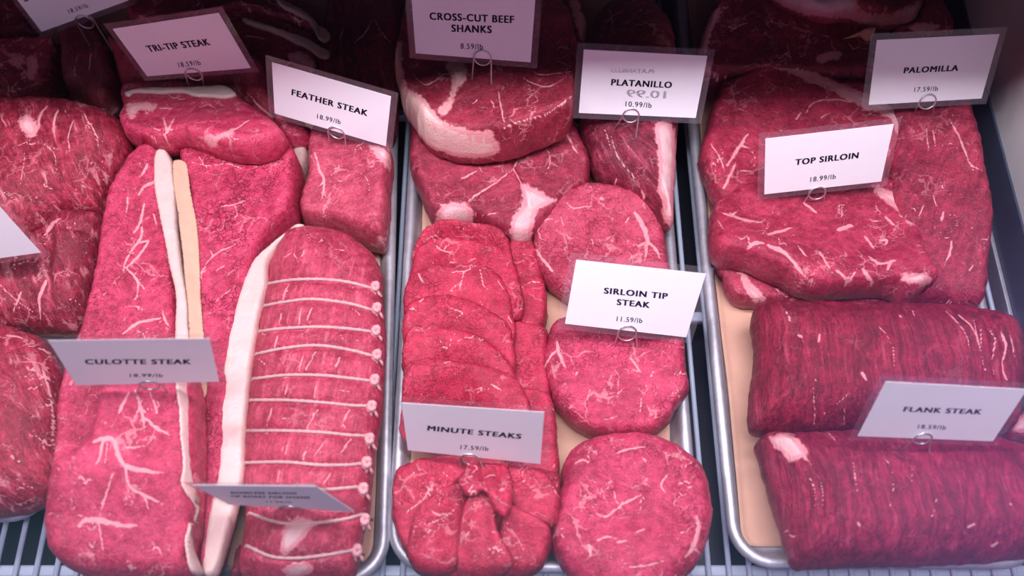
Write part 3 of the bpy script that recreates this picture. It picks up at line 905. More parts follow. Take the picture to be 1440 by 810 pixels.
piece('fat_cap', [(222, 216), (234, 214), (243, 226), (250, 262), (251, 303), (258, 370), (267, 420), (271, 472), (283, 545), (283, 560), (248, 560), (248, 470), (248, 420), (240, 380), (230, 330), (222, 290), (218, 262)], .014,
      fat_mat((.92, .70, .64), (.86, .52, .50), .45), parent=slab_l, soft=4, base=.0615, r=.005, rag=.00015)
sheet = piece('butcher_paper', [(245, 226), (260, 226), (268, 270), (278, 320), (283, 420), (287, 475), (288, 560), (270, 560), (266, 470), (258, 370), (250, 300)], .0012, M_PAPER,
      'peach paper sheet standing between the two culotte slabs', 'paper', lump=0.0015, rag=.0001, soft=5)
slab_f = piece('culotte_steak', [(160, 505), (205, 496), (262, 500), (282, 540), (288, 600), (290, 690), (288, 735), (286, 815), (180, 818), (112, 808), (80, 782), (72, 745), (76, 700), (88, 655), (118, 640), (138, 610), (146, 560)], .048,
      meat_mat(**ROUND, fiber=70, fs=.2, vein=.5, vscale=50, speck=.8, fissure=.3), 'front culotte steak with a broad branching vein of fat, nearest the glass', STEAK, r=.02, vwid=1.6,
      veins=[(8, [(133, 622), (146, 617), (160, 620), (168, 640), (178, 657), (200, 664), (232, 668)]), (5, [(146, 620), (141, 645), (136, 655)]), (5, [(178, 657), (187, 688), (208, 700), (232, 712)]), (3, [(165, 658), (152, 700), (143, 726)]), (5, [(190, 548), (200, 580), (204, 606)]),
             (5, [(202, 588), (222, 603), (240, 612)]), (4, [(182, 552), (166, 582)]), (8, [(112, 740), (122, 733), (145, 734), (170, 740), (196, 742)]), (3.5, [(210, 550), (218, 572), (222, 584)]), (4, [(177, 630), (190, 631), (205, 628)]), (3, [(152, 625), (150, 655)]), (3, [(140, 735), (146, 775)]),
             (3, [(230, 782), (222, 770), (212, 776)]), (3, [(200, 560), (190, 590)]), (3, [(208, 700), (212, 720)])], auto=[(12, 22, 2.2, 2, .5, .5)],
      bumps=[((190, 700), 70, .006)])
piece('fat_cap', [(246, 520), (266, 505), (278, 543), (287, 573), (286, 633), (288, 673), (290, 690), (288, 723), (281, 747), (280, 773), (290, 812), (276, 812), (264, 770), (270, 740), (277, 720), (263, 697), (257, 683), (257, 657), (250, 590)], .016,
      fat_mat((.93, .70, .64), (.88, .46, .46), .5), parent=slab_f, soft=4, base='top', r=.006, rag=.00015)
fe = piece('beef_steak', [(176, 138), (200, 128), (320, 126), (335, 138), (348, 152), (380, 176), (402, 194), (408, 204), (395, 214), (362, 222), (330, 221), (300, 214), (262, 206), (232, 212), (204, 206), (184, 198), (174, 184), (178, 160)], .040,
      meat_mat(deep=(.42, .016, .060), light=(.62, .060, .130), fs=.2, vein=.4, vscale=42, speck=.45, fissure=.4), 'bright red steak with a white fat strip along its back edge, under the tri-tip card', STEAK, r=.014,
      regions=[[(180, 146), (205, 145), (222, 150), (215, 155), (195, 157), (184, 168), (179, 160)], [(284, 203), (290, 192), (308, 190), (326, 181), (328, 186), (306, 198), (298, 206)]],
      veins=[(5, [(230, 165), (234, 180), (230, 200)]), (3.5, [(234, 186), (247, 163)]), (4, [(206, 187), (228, 202)]), (4, [(308, 190), (333, 180), (352, 168)]), (3, [(224, 152), (244, 153)]), (3, [(302, 206), (330, 210), (360, 216)])], auto=[(8, 30, 2.6, 7)])
piece('fat_cap', [(175, 134), (200, 127), (250, 127), (300, 124), (321, 124), (336, 138), (320, 143), (298, 141), (275, 140), (262, 135), (225, 136), (188, 136), (184, 142)], .010,
      fat_mat((.90, .72, .68), (.80, .52, .52), .35), parent=fe, soft=3, base='top', r=.004, rag=.00025)
piece('beef_trimming', [(318, 772), (332, 758), (348, 762), (350, 790), (345, 812), (318, 812)], .022, meat_mat(**DARK, vein=.4), 'small dark trimming in the gap before the front end of the tied roast', 'trimming', r=.01)

# ---- the tied roast
TW = [([(378, 399), (410, 394), (450, 393), (490, 397), (524, 406)], (531, 405)), ([(373, 430), (400, 425), (440, 421), (490, 427), (526, 437)], (533, 435)), ([(366, 466), (400, 462), (450, 460), (495, 463), (525, 467)], (532, 467)),
      ([(361, 498), (400, 490), (445, 486), (490, 492), (525, 501)], (533, 501)), ([(357, 533), (400, 528), (450, 528), (490, 532), (523, 536)], (530, 536)), ([(353, 563), (400, 563), (450, 566), (490, 570), (515, 571)], (526, 573)),
      ([(349, 606), (400, 606), (450, 608), (490, 612), (513, 613)], (523, 619)), ([(346, 651), (400, 650), (450, 654), (490, 654), (506, 652)], (519, 652)), ([(346, 690), (400, 690), (450, 689), (480, 687), (501, 685)], (514, 689)),
      ([(352, 722), (380, 732), (410, 737), (450, 735), (485, 730), (508, 724)], (516, 732)), ([(348, 768), (380, 782), (410, 785), (440, 783), (480, 777), (495, 774)], (505, 775))]
roast = piece('tied_roast', [(432, 326), (470, 329), (505, 343), (530, 368), (539, 395), (540, 440), (543, 480), (542, 520), (540, 560), (535, 605), (527, 660), (520, 720), (508, 770), (498, 812), (420, 822), (345, 818), (341, 770), (347, 735), (344, 690), (345, 640), (348, 590), (353, 545), (359, 500), (367, 450), (376, 405), (386, 365), (405, 336)], .082,
      meat_mat(deep=(.42, .022, .064), light=(.62, .075, .135), fiber=85, fs=.6, fpink=.25, vein=.25, speck=.6, fissure=.1, rough=.38), 'long pink boneless roast tied with rings of twine', ROAST, trim=False, r=.058, lump=.0022,
      creases=[(6.5, .0042, l) for l, k in TW], regions=[[(395, 755), (405, 735), (425, 728), (442, 738), (430, 752), (412, 772), (398, 780)], [(398, 800), (430, 790), (440, 800), (410, 815)]],
      bumps=[((q[0] - 60, q[1] + 16), 26, .0015) for l, q in TW],
      veins=[(4, [(x0, y0), (x0 + dx, y0 - dy)]) for x0, y0, dx, dy in ((398, 420, 6, 18), (420, 455, 4, 24), (432, 450, 8, 20), (392, 455, 4, 16), (430, 520, 16, 30), (420, 520, 8, 24), (470, 520, 10, 18), (385, 490, 6, 20), (440, 560, 6, 22), (400, 556, 5, 18),
             (430, 604, 18, 28), (375, 598, 8, 26), (480, 600, 12, 24), (400, 640, 6, 20), (440, 646, 20, 28), (425, 646, 10, 18), (480, 640, 12, 22), (455, 684, 12, 22), (390, 680, 4, 20), (380, 722, 8, 16))] +
            [(6, [(424, 360), (428, 350)]), (3, [(470, 350), (485, 352)]), (3, [(400, 362), (412, 356), (420, 368)])], auto=[(34, 16, 2.2, 21, .3, .1)])
M_KNOT = plain_mat('twine_knot', (.74, .36, .38), .7, 0, 700, .4, .0006)
for l, kpt in TW:
    q = smooth_open(l, 4)
    w3 = np.array([on_surface(u, v) for u, v in q]) + np.array([0, 0, .0004])
    a, b_ = w3[0], w3[-1]
    w3 = np.vstack([a + np.array([-.004, 0, -.012]), a + np.array([-.0022, 0, -.004]), w3, b_ + np.array([.0035, 0, -.004]), b_ + np.array([.006, 0, -.014])])
    bm = bmesh.new(); tube(bm, w3, .00135, 7, lambda t: 1 + .18 * math.sin(t * 160))
    tw = link_mesh('twine', bm_mesh('twine', bm), M_TWINE, roast, tuple(w3[len(w3) // 2]))
    # the knot: a lumpy loop with two short ends
    bm = bmesh.new()
    c = on_surface(kpt[0] - 5, kpt[1]) + np.array([.001, 0, .0022])
    rr = random.Random(int(kpt[1]))
    pts = []
    for i in range(34):
        t = i / 33 * 2 * math.pi * 2.6
        R = .0023 * (1 + .3 * math.sin(t * 1.7 + rr.random()))
        pts.append((c[0] + R * math.cos(t) * .9, c[1] + R * math.sin(t) * 1.15, c[2] + .0016 * math.sin(t * .63 + 1)))
    tube(bm, pts, .0019, 7)
    for sx in (-1, 1):
        e = [(c[0], c[1] - .001, c[2])]
        for i in range(1, 5):
            e.append((c[0] + .0013 * i * (.4 + .5 * sx) + rr.uniform(-.0005, .0005), c[1] - .0016 * i, c[2] - .0006 * i * i * .5))
        tube(bm, e, .0012, 6)
    link_mesh('knot', bm_mesh('knot', bm), M_KNOT, tw, tuple(c))

# ---- tray C
piece('beef_shank', [(690, -60), (790, -60), (812, 0), (824, 42), (824, 66), (806, 125), (780, 132), (735, 100)], .055, meat_mat(deep=(.17, .010, .026), light=(.30, .022, .048), vein=.3, fs=.5),
      'dark shank cut behind the front shank, right of the cross-cut card', 'shank', r=.014, regions=[[(800, -20), (812, 0), (824, 42), (824, 66), (816, 52), (806, 20)]])
piece('beef_roast', [(815, 165), (820, 100), (830, 56), (842, 24), (868, 8), (895, 4), (925, 18), (946, 52), (952, 100), (950, 165)], .07,
      meat_mat(deep=(.20, .012, .028), light=(.34, .045, .070), fiber=20, fs=.5, fpink=.3, vein=.4, speck=.2), 'rounded dark roast behind the platanillo card', ROAST, r=.045, auto=[(10, 40, 2.6, 5, .4, .3)])
piece('beef_shank', [(585, 180), (577, 215), (580, 250), (595, 285), (609, 312), (630, 322), (664, 318), (700, 335), (735, 346), (765, 330), (790, 300), (826, 268), (830, 240), (818, 210), (800, 178), (700, 150)], .046,
      meat_mat(deep=(.24, .011, .036), light=(.42, .038, .078), fiber=30, fs=.4, vein=.3, speck=.2), 'cross-cut shank lying under the top shank, with white gristle', 'shank', r=.012,
      regions=[[(733, 256), (745, 262), (775, 278), (786, 281), (756, 296), (748, 330), (745, 350), (718, 345), (722, 305), (736, 285)], [(611, 312), (622, 290), (640, 285), (660, 290), (664, 300), (662, 320), (630, 322)]],
      veins=[(4, [(660, 280), (690, 260), (722, 238)]), (4, [(722, 236), (732, 255), (742, 270)]), (5, [(728, 222), (722, 236)]), (5, [(798, 190), (806, 205), (812, 216)]), (3, [(768, 205), (774, 225), (768, 245)]), (6, [(650, 250), (662, 245), (672, 240)]), (3, [(672, 230), (684, 250)]), (4, [(610, 285), (640, 292), (668, 302), (700, 300)])],
      creases=[(5, .003, [(722, 222), (735, 250), (745, 290)]), (4, .002, [(660, 282), (700, 252)])])
pl = piece('platanillo_steak', [(816, 166), (814, 195), (822, 225), (834, 245), (856, 261), (893, 281), (918, 300), (934, 320), (943, 321), (948, 270), (950, 220), (948, 166), (880, 150)], .066,
      meat_mat(deep=(.20, .012, .038), light=(.38, .035, .075), fiber=-58, fs=1.0, fpink=.25, vein=.25, speck=.3), 'dark red platanillo steak under its card, fat down its right side', STEAK, r=.03,
      regions=[[(922, 176), (940, 168), (950, 200), (948, 270), (945, 322), (930, 300), (934, 285), (924, 268), (926, 240), (924, 205)]],
      veins=[(4, [(860, 190), (870, 220), (890, 245), (905, 270)]), (3, [(898, 262), (915, 285)]), (3, [(850, 182), (858, 205)])], creases=[(6, .004, [(862, 180), (872, 215), (895, 250), (925, 300)])], auto=[(10, 20, 2, 4, .2, .1)])
sh = piece('beef_shank', [(600, -20), (572, 30), (563, 55), (557, 80), (556, 105), (562, 130), (566, 148), (578, 172), (597, 194), (620, 206), (653, 213), (690, 211), (723, 206), (753, 195), (782, 183), (803, 170), (810, 140), (812, 90), (800, 40), (760, 0), (690, -30)], .056,
      meat_mat(deep=(.23, .012, .032), light=(.38, .032, .062), fiber=35, fs=.4, vein=.4, vscale=42, speck=.3, fat=(.90, .64, .56)), 'thick cross-cut beef shank with a white fat rim, under the cross-cut card', 'shank', r=.010,
      regions=[[(556, 60), (564, 60), (566, 100), (572, 122), (596, 138), (617, 164), (634, 176), (660, 184), (692, 188), (700, 226), (650, 230), (600, 212), (560, 180), (548, 110)], [(628, 88), (652, 90), (655, 112), (642, 126), (632, 152), (620, 162), (616, 156), (630, 138), (636, 112)]],
      veins=[(4, [(580, 102), (590, 114), (602, 118), (626, 103), (640, 98)]), (6, [(690, 187), (728, 172), (768, 161), (806, 134)]), (4, [(700, 125), (705, 150), (710, 176)]), (6, [(700, 205), (740, 196), (790, 175)]), (3, [(735, 110), (770, 122), (800, 105)]), (3, [(690, 140), (696, 152)]), (3, [(664, 146), (672, 140)]),
             (4, [(560, 125), (568, 135)]), (3, [(740, 90), (760, 105), (805, 100)])],
      creases=[(5, .003, [(628, 95), (640, 128), (620, 165)]), (4, .002, [(702, 125), (710, 176)])])
def minute(outline, label, mat, T=.014, veins=(), auto=None, group=None, **kw):
    return piece('minute_steak', outline, T, mat, label, STEAK, group, r=.009, veins=veins, auto=auto or [(5, 26, 2.4, int(outline[0][0] + outline[0][1]))], soft=kw.pop('soft', 9), lump=.0016, **kw)
mm = [meat_mat(**MIN, fs=.15, vein=.35, vscale=48, speck=.25, fissure=.6, rough=.42) for _ in range(3)]
# folded slices down the right side of the stack
minute([(716, 338), (738, 338), (752, 350), (762, 385), (769, 420), (767, 462), (745, 480), (718, 460)], 'folded minute steak at the upper right of the stack, beside the topmost sirloin tip steak', mm[0], .03)
minute([(716, 450), (748, 450), (768, 462), (771, 520), (773, 585), (745, 610), (714, 575), (710, 510)], 'folded minute steak beside the sirloin tip steak card, above the minute steaks card', mm[1], .03)
minute([(715, 560), (772, 562), (784, 620), (785, 680), (765, 700), (720, 690)], 'folded minute steak hidden behind the right half of the minute steaks card', mm[0], .032)
# shingled slices
SH = [([(578, 380), (582, 350), (597, 325), (620, 312), (660, 314), (700, 321), (713, 334), (722, 362), (726, 400), (650, 425), (580, 415)], 'topmost minute steak of the shingled stack, against the shank'),
      ([(570, 420), (576, 385), (588, 352), (605, 340), (640, 336), (675, 342), (705, 352), (722, 370), (735, 410), (733, 450), (650, 465), (574, 455)], 'second minute steak from the top of the shingled stack'),
      ([(567, 445), (570, 405), (580, 388), (605, 377), (650, 374), (680, 375), (700, 386), (715, 410), (722, 440), (722, 485), (650, 505), (574, 490)], 'third minute steak from the top of the shingled stack'),
      ([(567, 485), (568, 447), (575, 431), (592, 421), (630, 417), (660, 424), (690, 439), (712, 452), (722, 480), (722, 525), (640, 545), (572, 530)], 'fourth minute steak from the top of the shingled stack'),
      ([(567, 520), (568, 480), (575, 464), (600, 459), (640, 465), (680, 477), (700, 494), (722, 520), (722, 565), (640, 585), (572, 570)], 'fifth minute steak from the top of the shingled stack'),
      ([(564, 570), (570, 525), (585, 508), (610, 505), (645, 511), (690, 519), (722, 530), (742, 560), (745, 605), (650, 640), (568, 620)], 'minute steak at the foot of the shingled stack, behind the minute steaks card')]
SHV = [[(3, [(640, 320), (652, 322)])], [(4, [(612, 345), (622, 352), (640, 356)]), (4, [(625, 350), (634, 342)]), (3, [(660, 368), (668, 362)])], [(5, [(588, 385), (592, 392), (596, 398)]), (3, [(652, 382), (646, 410)]), (3, [(675, 378), (680, 400), (688, 408)]), (3, [(700, 395), (708, 408)])],
       [(4, [(590, 424), (595, 420)]), (3, [(630, 432), (650, 440), (640, 448)])], [(3, [(620, 486), (632, 492)]), (4, [(660, 474), (664, 482)])], [(4, [(625, 510), (636, 508)]), (5, [(690, 540), (705, 548)])]]
for (ol, lab), vv, k in zip(SH, SHV, range(6)):
    minute(ol, lab, mm[k % 3], .014, vv, cap=.036 + .004 * k)
# the folded bunch in front of the card
minute([(552, 690), (556, 668), (600, 650), (690, 645), (784, 662), (784, 720), (762, 800), (600, 810), (556, 745)], 'minute steak spread flat under the folded bunch nearest the glass', mm[0], .034)
minute([(716, 652), (745, 655), (770, 670), (786, 692), (784, 738), (752, 738), (714, 708)], 'folded minute steak below the right corner of the minute steaks card', mm[1], .013)
minute([(712, 712), (745, 722), (772, 742), (764, 792), (735, 812), (705, 806)], 'folded minute steak at the front right of the bunch nearest the glass', mm[2], .013)
minute([(552, 692), (556, 670), (575, 652), (605, 644), (648, 648), (662, 666), (636, 692), (614, 740), (602, 780), (575, 780), (556, 738)], 'folded minute steak at the left side of the bunch nearest the glass', mm[0], .012,
       veins=[(4, [(572, 720), (590, 706), (603, 692)]), (3, [(600, 680), (605, 700)]), (3, [(620, 660), (630, 670)])])
minute([(574, 785), (578, 738), (598, 704), (636, 680), (662, 684), (655, 720), (650, 790), (622, 812), (588, 808)], 'folded minute steak with a fat vein, front left of the bunch nearest the glass', mm[1], .012,
       veins=[(5, [(606, 718), (616, 724), (636, 722)]), (3.5, [(600, 738), (616, 732), (632, 724)]), (3, [(620, 700), (616, 715)])])
minute([(644, 790), (646, 745), (654, 705), (672, 690), (692, 694), (698, 742), (722, 792), (702, 816), (652, 816)], 'narrow folded minute steak at the front middle of the bunch nearest the glass', mm[2], .011, veins=[(3, [(652, 758), (662, 745), (670, 736)]), (3, [(672, 775), (690, 786)])])
minute([(646, 672), (660, 652), (690, 650), (712, 656), (722, 690), (712, 730), (694, 715), (680, 690), (660, 700), (648, 690)], 'minute steak folded over the top of the bunch, pierced by the card clip', mm[0], .009, veins=[(5, [(658, 700), (668, 690), (676, 692)]), (4, [(680, 670), (700, 668)])], creases=[(4, .004, [(678, 655), (684, 690)]), (4, .003, [(700, 658), (704, 700)])])

RC = dict(**ROUND, fs=.2, vein=.50, vscale=44, vw=.09, speck=.45, fissure=.7, rough=.38)
piece('sirloin_tip_steak', [(748, 327), (753, 303), (776, 282), (803, 270), (836, 264), (868, 269), (896, 280), (919, 297), (932, 327), (938, 367), (942, 400), (920, 430), (850, 440), (800, 425), (788, 417), (770, 403), (757, 386), (750, 355)], .034,
      meat_mat(deep=(.40, .020, .060), light=(.60, .075, .140), **{k: v for k, v in RC.items() if k not in ('deep', 'light')}), 'round sirloin tip steak behind the sirloin tip steak card, below the shank', STEAK, trim=False, r=.018, vwid=1.35,
      veins=[(8, [(893, 300), (902, 313), (910, 333), (909, 350), (906, 366)]), (5, [(910, 340), (923, 352), (928, 364)]), (4, [(906, 342), (897, 346)]), (4, [(755, 320), (763, 311), (776, 308)]), (4, [(763, 311), (770, 300)]), (3.5, [(798, 285), (806, 292), (830, 290)]), (3, [(830, 290), (832, 277)]), (3, [(788, 303), (792, 316)]),
             (6, [(752, 350), (763, 365), (779, 384)]), (3, [(832, 337), (834, 348)]), (3, [(880, 313), (887, 304)]), (6, [(845, 279), (848, 280)])], auto=[(8, 18, 2, 4)])
piece('sirloin_tip_steak', [(790, 455), (776, 464), (766, 488), (760, 512), (762, 530), (768, 545), (780, 572), (803, 597), (830, 612), (867, 617), (913, 615), (938, 597), (951, 577), (967, 555), (965, 532), (962, 508), (958, 480), (930, 455), (860, 445)], .036,
      meat_mat(**{**RC, 'speck': .7}), 'round sirloin tip steak in front of its card, middle of the three', STEAK, trim=False, r=.014,
      veins=[(8, [(783, 480), (787, 500), (797, 518)]), (5, [(784, 490), (772, 505), (764, 520)]), (4, [(800, 575), (806, 568)]), (4, [(826, 560), (830, 548)]), (5, [(886, 503), (895, 515), (901, 524)]), (3.5, [(868, 555), (878, 545)]), (3, [(900, 578), (902, 560)]), (3, [(850, 590), (868, 585)])], auto=[(12, 18, 2, 15)])
piece('sirloin_tip_steak', [(848, 617), (820, 625), (800, 640), (791, 660), (789, 683), (782, 707), (773, 747), (777, 772), (793, 805), (830, 834), (900, 842), (955, 820), (984, 787), (996, 753), (999, 723), (996, 690), (983, 660), (955, 634), (920, 618), (885, 614)], .048,
      meat_mat(**RC), 'round sirloin tip steak nearest the glass, largest of the three', STEAK, trim=False, r=.026, vwid=1.25,
      veins=[(5.5, [(838, 722), (850, 727), (867, 715), (887, 703), (902, 695)]), (4, [(863, 690), (867, 703)]), (9, [(980, 727), (983, 742), (974, 770), (963, 784)]), (6, [(974, 770), (984, 778)]), (3.5, [(938, 667), (930, 682), (935, 694)]), (4, [(867, 637), (877, 633), (907, 628)]), (6, [(827, 767), (832, 782)]), (4.5, [(840, 760), (854, 755), (868, 758)]),
             (4, [(867, 763), (884, 760)]), (4, [(893, 749), (906, 744)]), (3.5, [(808, 652), (820, 647), (830, 652)]), (5, [(885, 798), (910, 795), (932, 790)]), (3, [(903, 643), (912, 655)]), (3, [(852, 680), (862, 674)])],
      creases=[(3, .0012, [(840, 665), (875, 680), (912, 690)]), (3, .0008, [(920, 690), (940, 720), (948, 760)])], auto=[(14, 18, 2.2, 25)])

# ---- tray D
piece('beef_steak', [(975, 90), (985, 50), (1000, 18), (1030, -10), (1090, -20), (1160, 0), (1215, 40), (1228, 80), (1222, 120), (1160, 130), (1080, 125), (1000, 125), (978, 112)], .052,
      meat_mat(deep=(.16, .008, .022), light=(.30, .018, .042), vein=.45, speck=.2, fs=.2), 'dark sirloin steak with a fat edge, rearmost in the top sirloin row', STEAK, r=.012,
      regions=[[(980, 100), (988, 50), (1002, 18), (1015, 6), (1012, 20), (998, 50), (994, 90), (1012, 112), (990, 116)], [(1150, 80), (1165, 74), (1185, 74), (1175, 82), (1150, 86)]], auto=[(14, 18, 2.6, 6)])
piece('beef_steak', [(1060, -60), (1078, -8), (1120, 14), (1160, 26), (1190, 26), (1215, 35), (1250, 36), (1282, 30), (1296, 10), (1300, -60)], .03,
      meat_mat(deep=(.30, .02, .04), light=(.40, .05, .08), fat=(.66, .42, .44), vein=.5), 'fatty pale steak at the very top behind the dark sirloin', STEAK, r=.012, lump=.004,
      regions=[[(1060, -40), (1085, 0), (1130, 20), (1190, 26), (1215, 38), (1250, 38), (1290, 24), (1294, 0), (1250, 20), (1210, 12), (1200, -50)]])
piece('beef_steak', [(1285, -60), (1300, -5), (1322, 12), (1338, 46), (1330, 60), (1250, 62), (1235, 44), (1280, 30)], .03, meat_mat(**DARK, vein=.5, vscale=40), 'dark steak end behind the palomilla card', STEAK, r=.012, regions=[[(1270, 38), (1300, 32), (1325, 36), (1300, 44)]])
piece('paper_scrap', [(1196, 26), (1220, 22), (1238, 27), (1230, 41), (1215, 34)], .0015, M_PAPER, 'small peach paper corner under the fatty pale steak', 'paper', lump=0, rag=.0001)
piece('palomilla_steak', [(1240, 130), (1262, 134), (1300, 146), (1350, 150), (1362, 180), (1372, 215), (1376, 242), (1385, 296), (1387, 332), (1382, 375), (1372, 436), (1345, 438), (1290, 434), (1265, 430), (1250, 380), (1240, 300), (1235, 220)], .052,
      meat_mat(deep=(.24, .010, .036), light=(.44, .034, .078), fiber=62, fs=.6, vein=.25, speck=.7, fissure=.2), 'long dark palomilla steak along the right side of its pan', STEAK, r=.022,
      veins=[(4, [(1312, 184), (1314, 195), (1316, 206)]), (4, [(1302, 180), (1306, 210)]), (6, [(1337, 340), (1336, 355), (1328, 373)]), (6, [(1327, 298), (1324, 310)]), (4, [(1300, 285), (1293, 303)]), (4, [(1368, 373), (1362, 384)]), (4, [(1313, 275), (1318, 290)]), (6, [(1333, 423), (1340, 428), (1352, 426)]), (5, [(1335, 167), (1352, 200), (1368, 240)]), (3, [(1342, 320), (1347, 310)]), (3, [(1318, 328), (1322, 340)])],
      auto=[(16, 16, 2, 31, .2, .1)])
piece('top_sirloin_steak', [(982, 235), (990, 185), (1002, 150), (1020, 120), (1048, 101), (1080, 92), (1120, 97), (1160, 114), (1220, 139), (1256, 160), (1279, 195), (1280, 207), (1265, 237), (1245, 268), (1150, 300), (1050, 300), (1005, 292), (990, 262)], .044,
      meat_mat(deep=(.30, .010, .040), light=(.50, .036, .085), vein=.4, vscale=48, speck=.5, fissure=.3, fs=.3), 'top sirloin steak with a fat rim, lying behind the top sirloin card', STEAK, r=.014,
      regions=[[(1078, 88), (1120, 92), (1162, 110), (1224, 135), (1262, 158), (1284, 196), (1272, 200), (1252, 168), (1215, 150), (1160, 124), (1110, 102)], [(1270, 200), (1280, 200), (1277, 216), (1268, 220)]],
      veins=[(4, [(1133, 160), (1142, 146), (1166, 140), (1200, 143)]), (3, [(1155, 165), (1170, 158)]), (8, [(1023, 232), (1036, 212), (1052, 188)]), (8, [(1018, 265), (1030, 240), (1034, 228)]), (4, [(1000, 203), (1014, 225), (1018, 240)]), (3.5, [(1040, 240), (1058, 240)]), (4, [(1040, 205), (1055, 208)]), (3, [(1053, 135), (1065, 145)]), (4, [(1120, 168), (1126, 158)])], auto=[(14, 20, 2.2, 12)])
piece('sirloin_trimming', [(1002, 362), (1030, 352), (1080, 380), (1150, 400), (1275, 405), (1280, 433), (1180, 434), (1120, 431), (1060, 431), (1035, 426), (1014, 402)], .026,
      meat_mat(deep=(.32, .012, .042), light=(.52, .05, .10), vein=.4, fs=.4, speck=.3), 'sirloin trimming flattened under the front top sirloin steak', 'trimming', r=.01, regions=[[(1040, 378), (1052, 395), (1075, 420), (1062, 425), (1045, 402)]],
      veins=[(4, [(1090, 405), (1110, 420), (1150, 426)])])
piece('top_sirloin_steak', [(1000, 300), (1012, 288), (1030, 274), (1055, 263), (1110, 258), (1180, 256), (1232, 262), (1262, 275), (1280, 290), (1284, 312), (1292, 335), (1298, 372), (1312, 400), (1294, 413), (1270, 421), (1253, 413), (1227, 411), (1203, 413), (1170, 414), (1152, 416), (1123, 409), (1100, 396), (1070, 382), (1047, 373), (1020, 370), (1004, 364), (997, 345)], .044,
      meat_mat(deep=(.34, .012, .044), light=(.56, .048, .105), fiber=35, fs=.35, vein=.5, vscale=60, speck=.55, fissure=.25), 'thick top sirloin steak in front of the top sirloin card', STEAK, trim=False, r=.012, vwid=1.35,
      regions=[[(1228, 262), (1262, 274), (1284, 290), (1285, 314), (1277, 312), (1258, 292), (1240, 277)], [(1268, 388), (1296, 382), (1312, 400), (1292, 400), (1275, 396)]],
      veins=[(7, [(1213, 378), (1226, 396), (1240, 404)]), (5, [(1222, 360), (1236, 370), (1254, 369)]), (6, [(1248, 378), (1252, 368), (1260, 366)]), (6, [(1177, 380), (1188, 390), (1198, 392)]), (4, [(1197, 392), (1202, 382)]), (5, [(1188, 398), (1198, 394)]), (4, [(1123, 347), (1134, 360)]), (4.5, [(1152, 354), (1160, 366), (1168, 378)]), (5, [(1217, 333), (1224, 342), (1230, 350)]),
             (7, [(1180, 322), (1192, 318), (1200, 318)]), (4.5, [(1237, 337), (1248, 338), (1244, 347)]), (6, [(1080, 344), (1104, 354), (1130, 383), (1148, 404)]), (5, [(1080, 330), (1113, 320)]), (4.5, [(1017, 300), (1040, 307), (1073, 313)]), (6, [(1052, 350), (1062, 342), (1074, 342)]), (4, [(1130, 285), (1150, 300)]), (4, [(1245, 305), (1258, 318)]), (3, [(1010, 310), (1016, 322)])],
      auto=[(10, 18, 2.2, 44)], creases=[(4, .003, [(1082, 350), (1106, 356), (1130, 385), (1150, 408)]), (5, .004, [(1252, 412), (1262, 395), (1296, 378)])])
FL = dict(fiber=90, fs=1.0, fpink=.10, vein=.08, speck=.12, fissure=0, rough=.34, spec=.32, coat=.10, an=.35, bump=1.3)
piece('rolled_flank_steak', [(1056, 445), (1066, 432), (1100, 431), (1180, 431), (1280, 433), (1345, 436), (1390, 446), (1415, 458), (1430, 482), (1434, 520), (1430, 570), (1420, 605), (1330, 612), (1200, 612), (1062, 609), (1052, 595), (1054, 550), (1060, 500)], .085,
      meat_mat(deep=(.20, .005, .022), light=(.36, .014, .048), **FL), 'rolled flank steak behind the flank steak card, its end dark and frayed', 'flank steak', r=.05, lump=.0018,
      veins=[(6, [(1153, 470), (1151, 480)]), (8, [(1213, 525), (1218, 534)]), (4, [(1283, 437), (1286, 444)]), (5, [(1265, 444), (1268, 446)]), (2.5, [(1233, 457), (1246, 470), (1256, 488)]), (2.5, [(1256, 488), (1258, 520)]), (4.5, [(1106, 437), (1111, 452)]), (6, [(1123, 470), (1128, 474)]), (5, [(1145, 533), (1148, 536)]), (3, [(1380, 462), (1382, 497), (1388, 525)]), (3, [(1393, 462), (1400, 483), (1396, 510), (1402, 535)]),
             (5.5, [(1408, 464), (1415, 490), (1410, 512), (1417, 535)]), (3.5, [(1370, 450), (1377, 483), (1380, 505)]), (3, [(1420, 470), (1427, 500)]), (4, [(1347, 443), (1367, 460), (1378, 490)]), (3, [(1330, 438), (1357, 467), (1366, 505)]), (3, [(1143, 545), (1146, 575), (1145, 600)]), (3, [(1200, 548), (1170, 575)]), (3, [(1158, 582), (1162, 580)]), (3, [(1187, 570), (1187, 602)])],
      creases=[(3, .0016, [(1100, 436), (1096, 520), (1090, 604)]), (3, .0016, [(1125, 436), (1120, 520), (1116, 604)]), (4, .002, [(1388, 450), (1398, 500), (1396, 580)]), (3, .002, [(1404, 455), (1412, 510), (1408, 590)]), (3, .002, [(1372, 444), (1384, 500), (1384, 580)])])
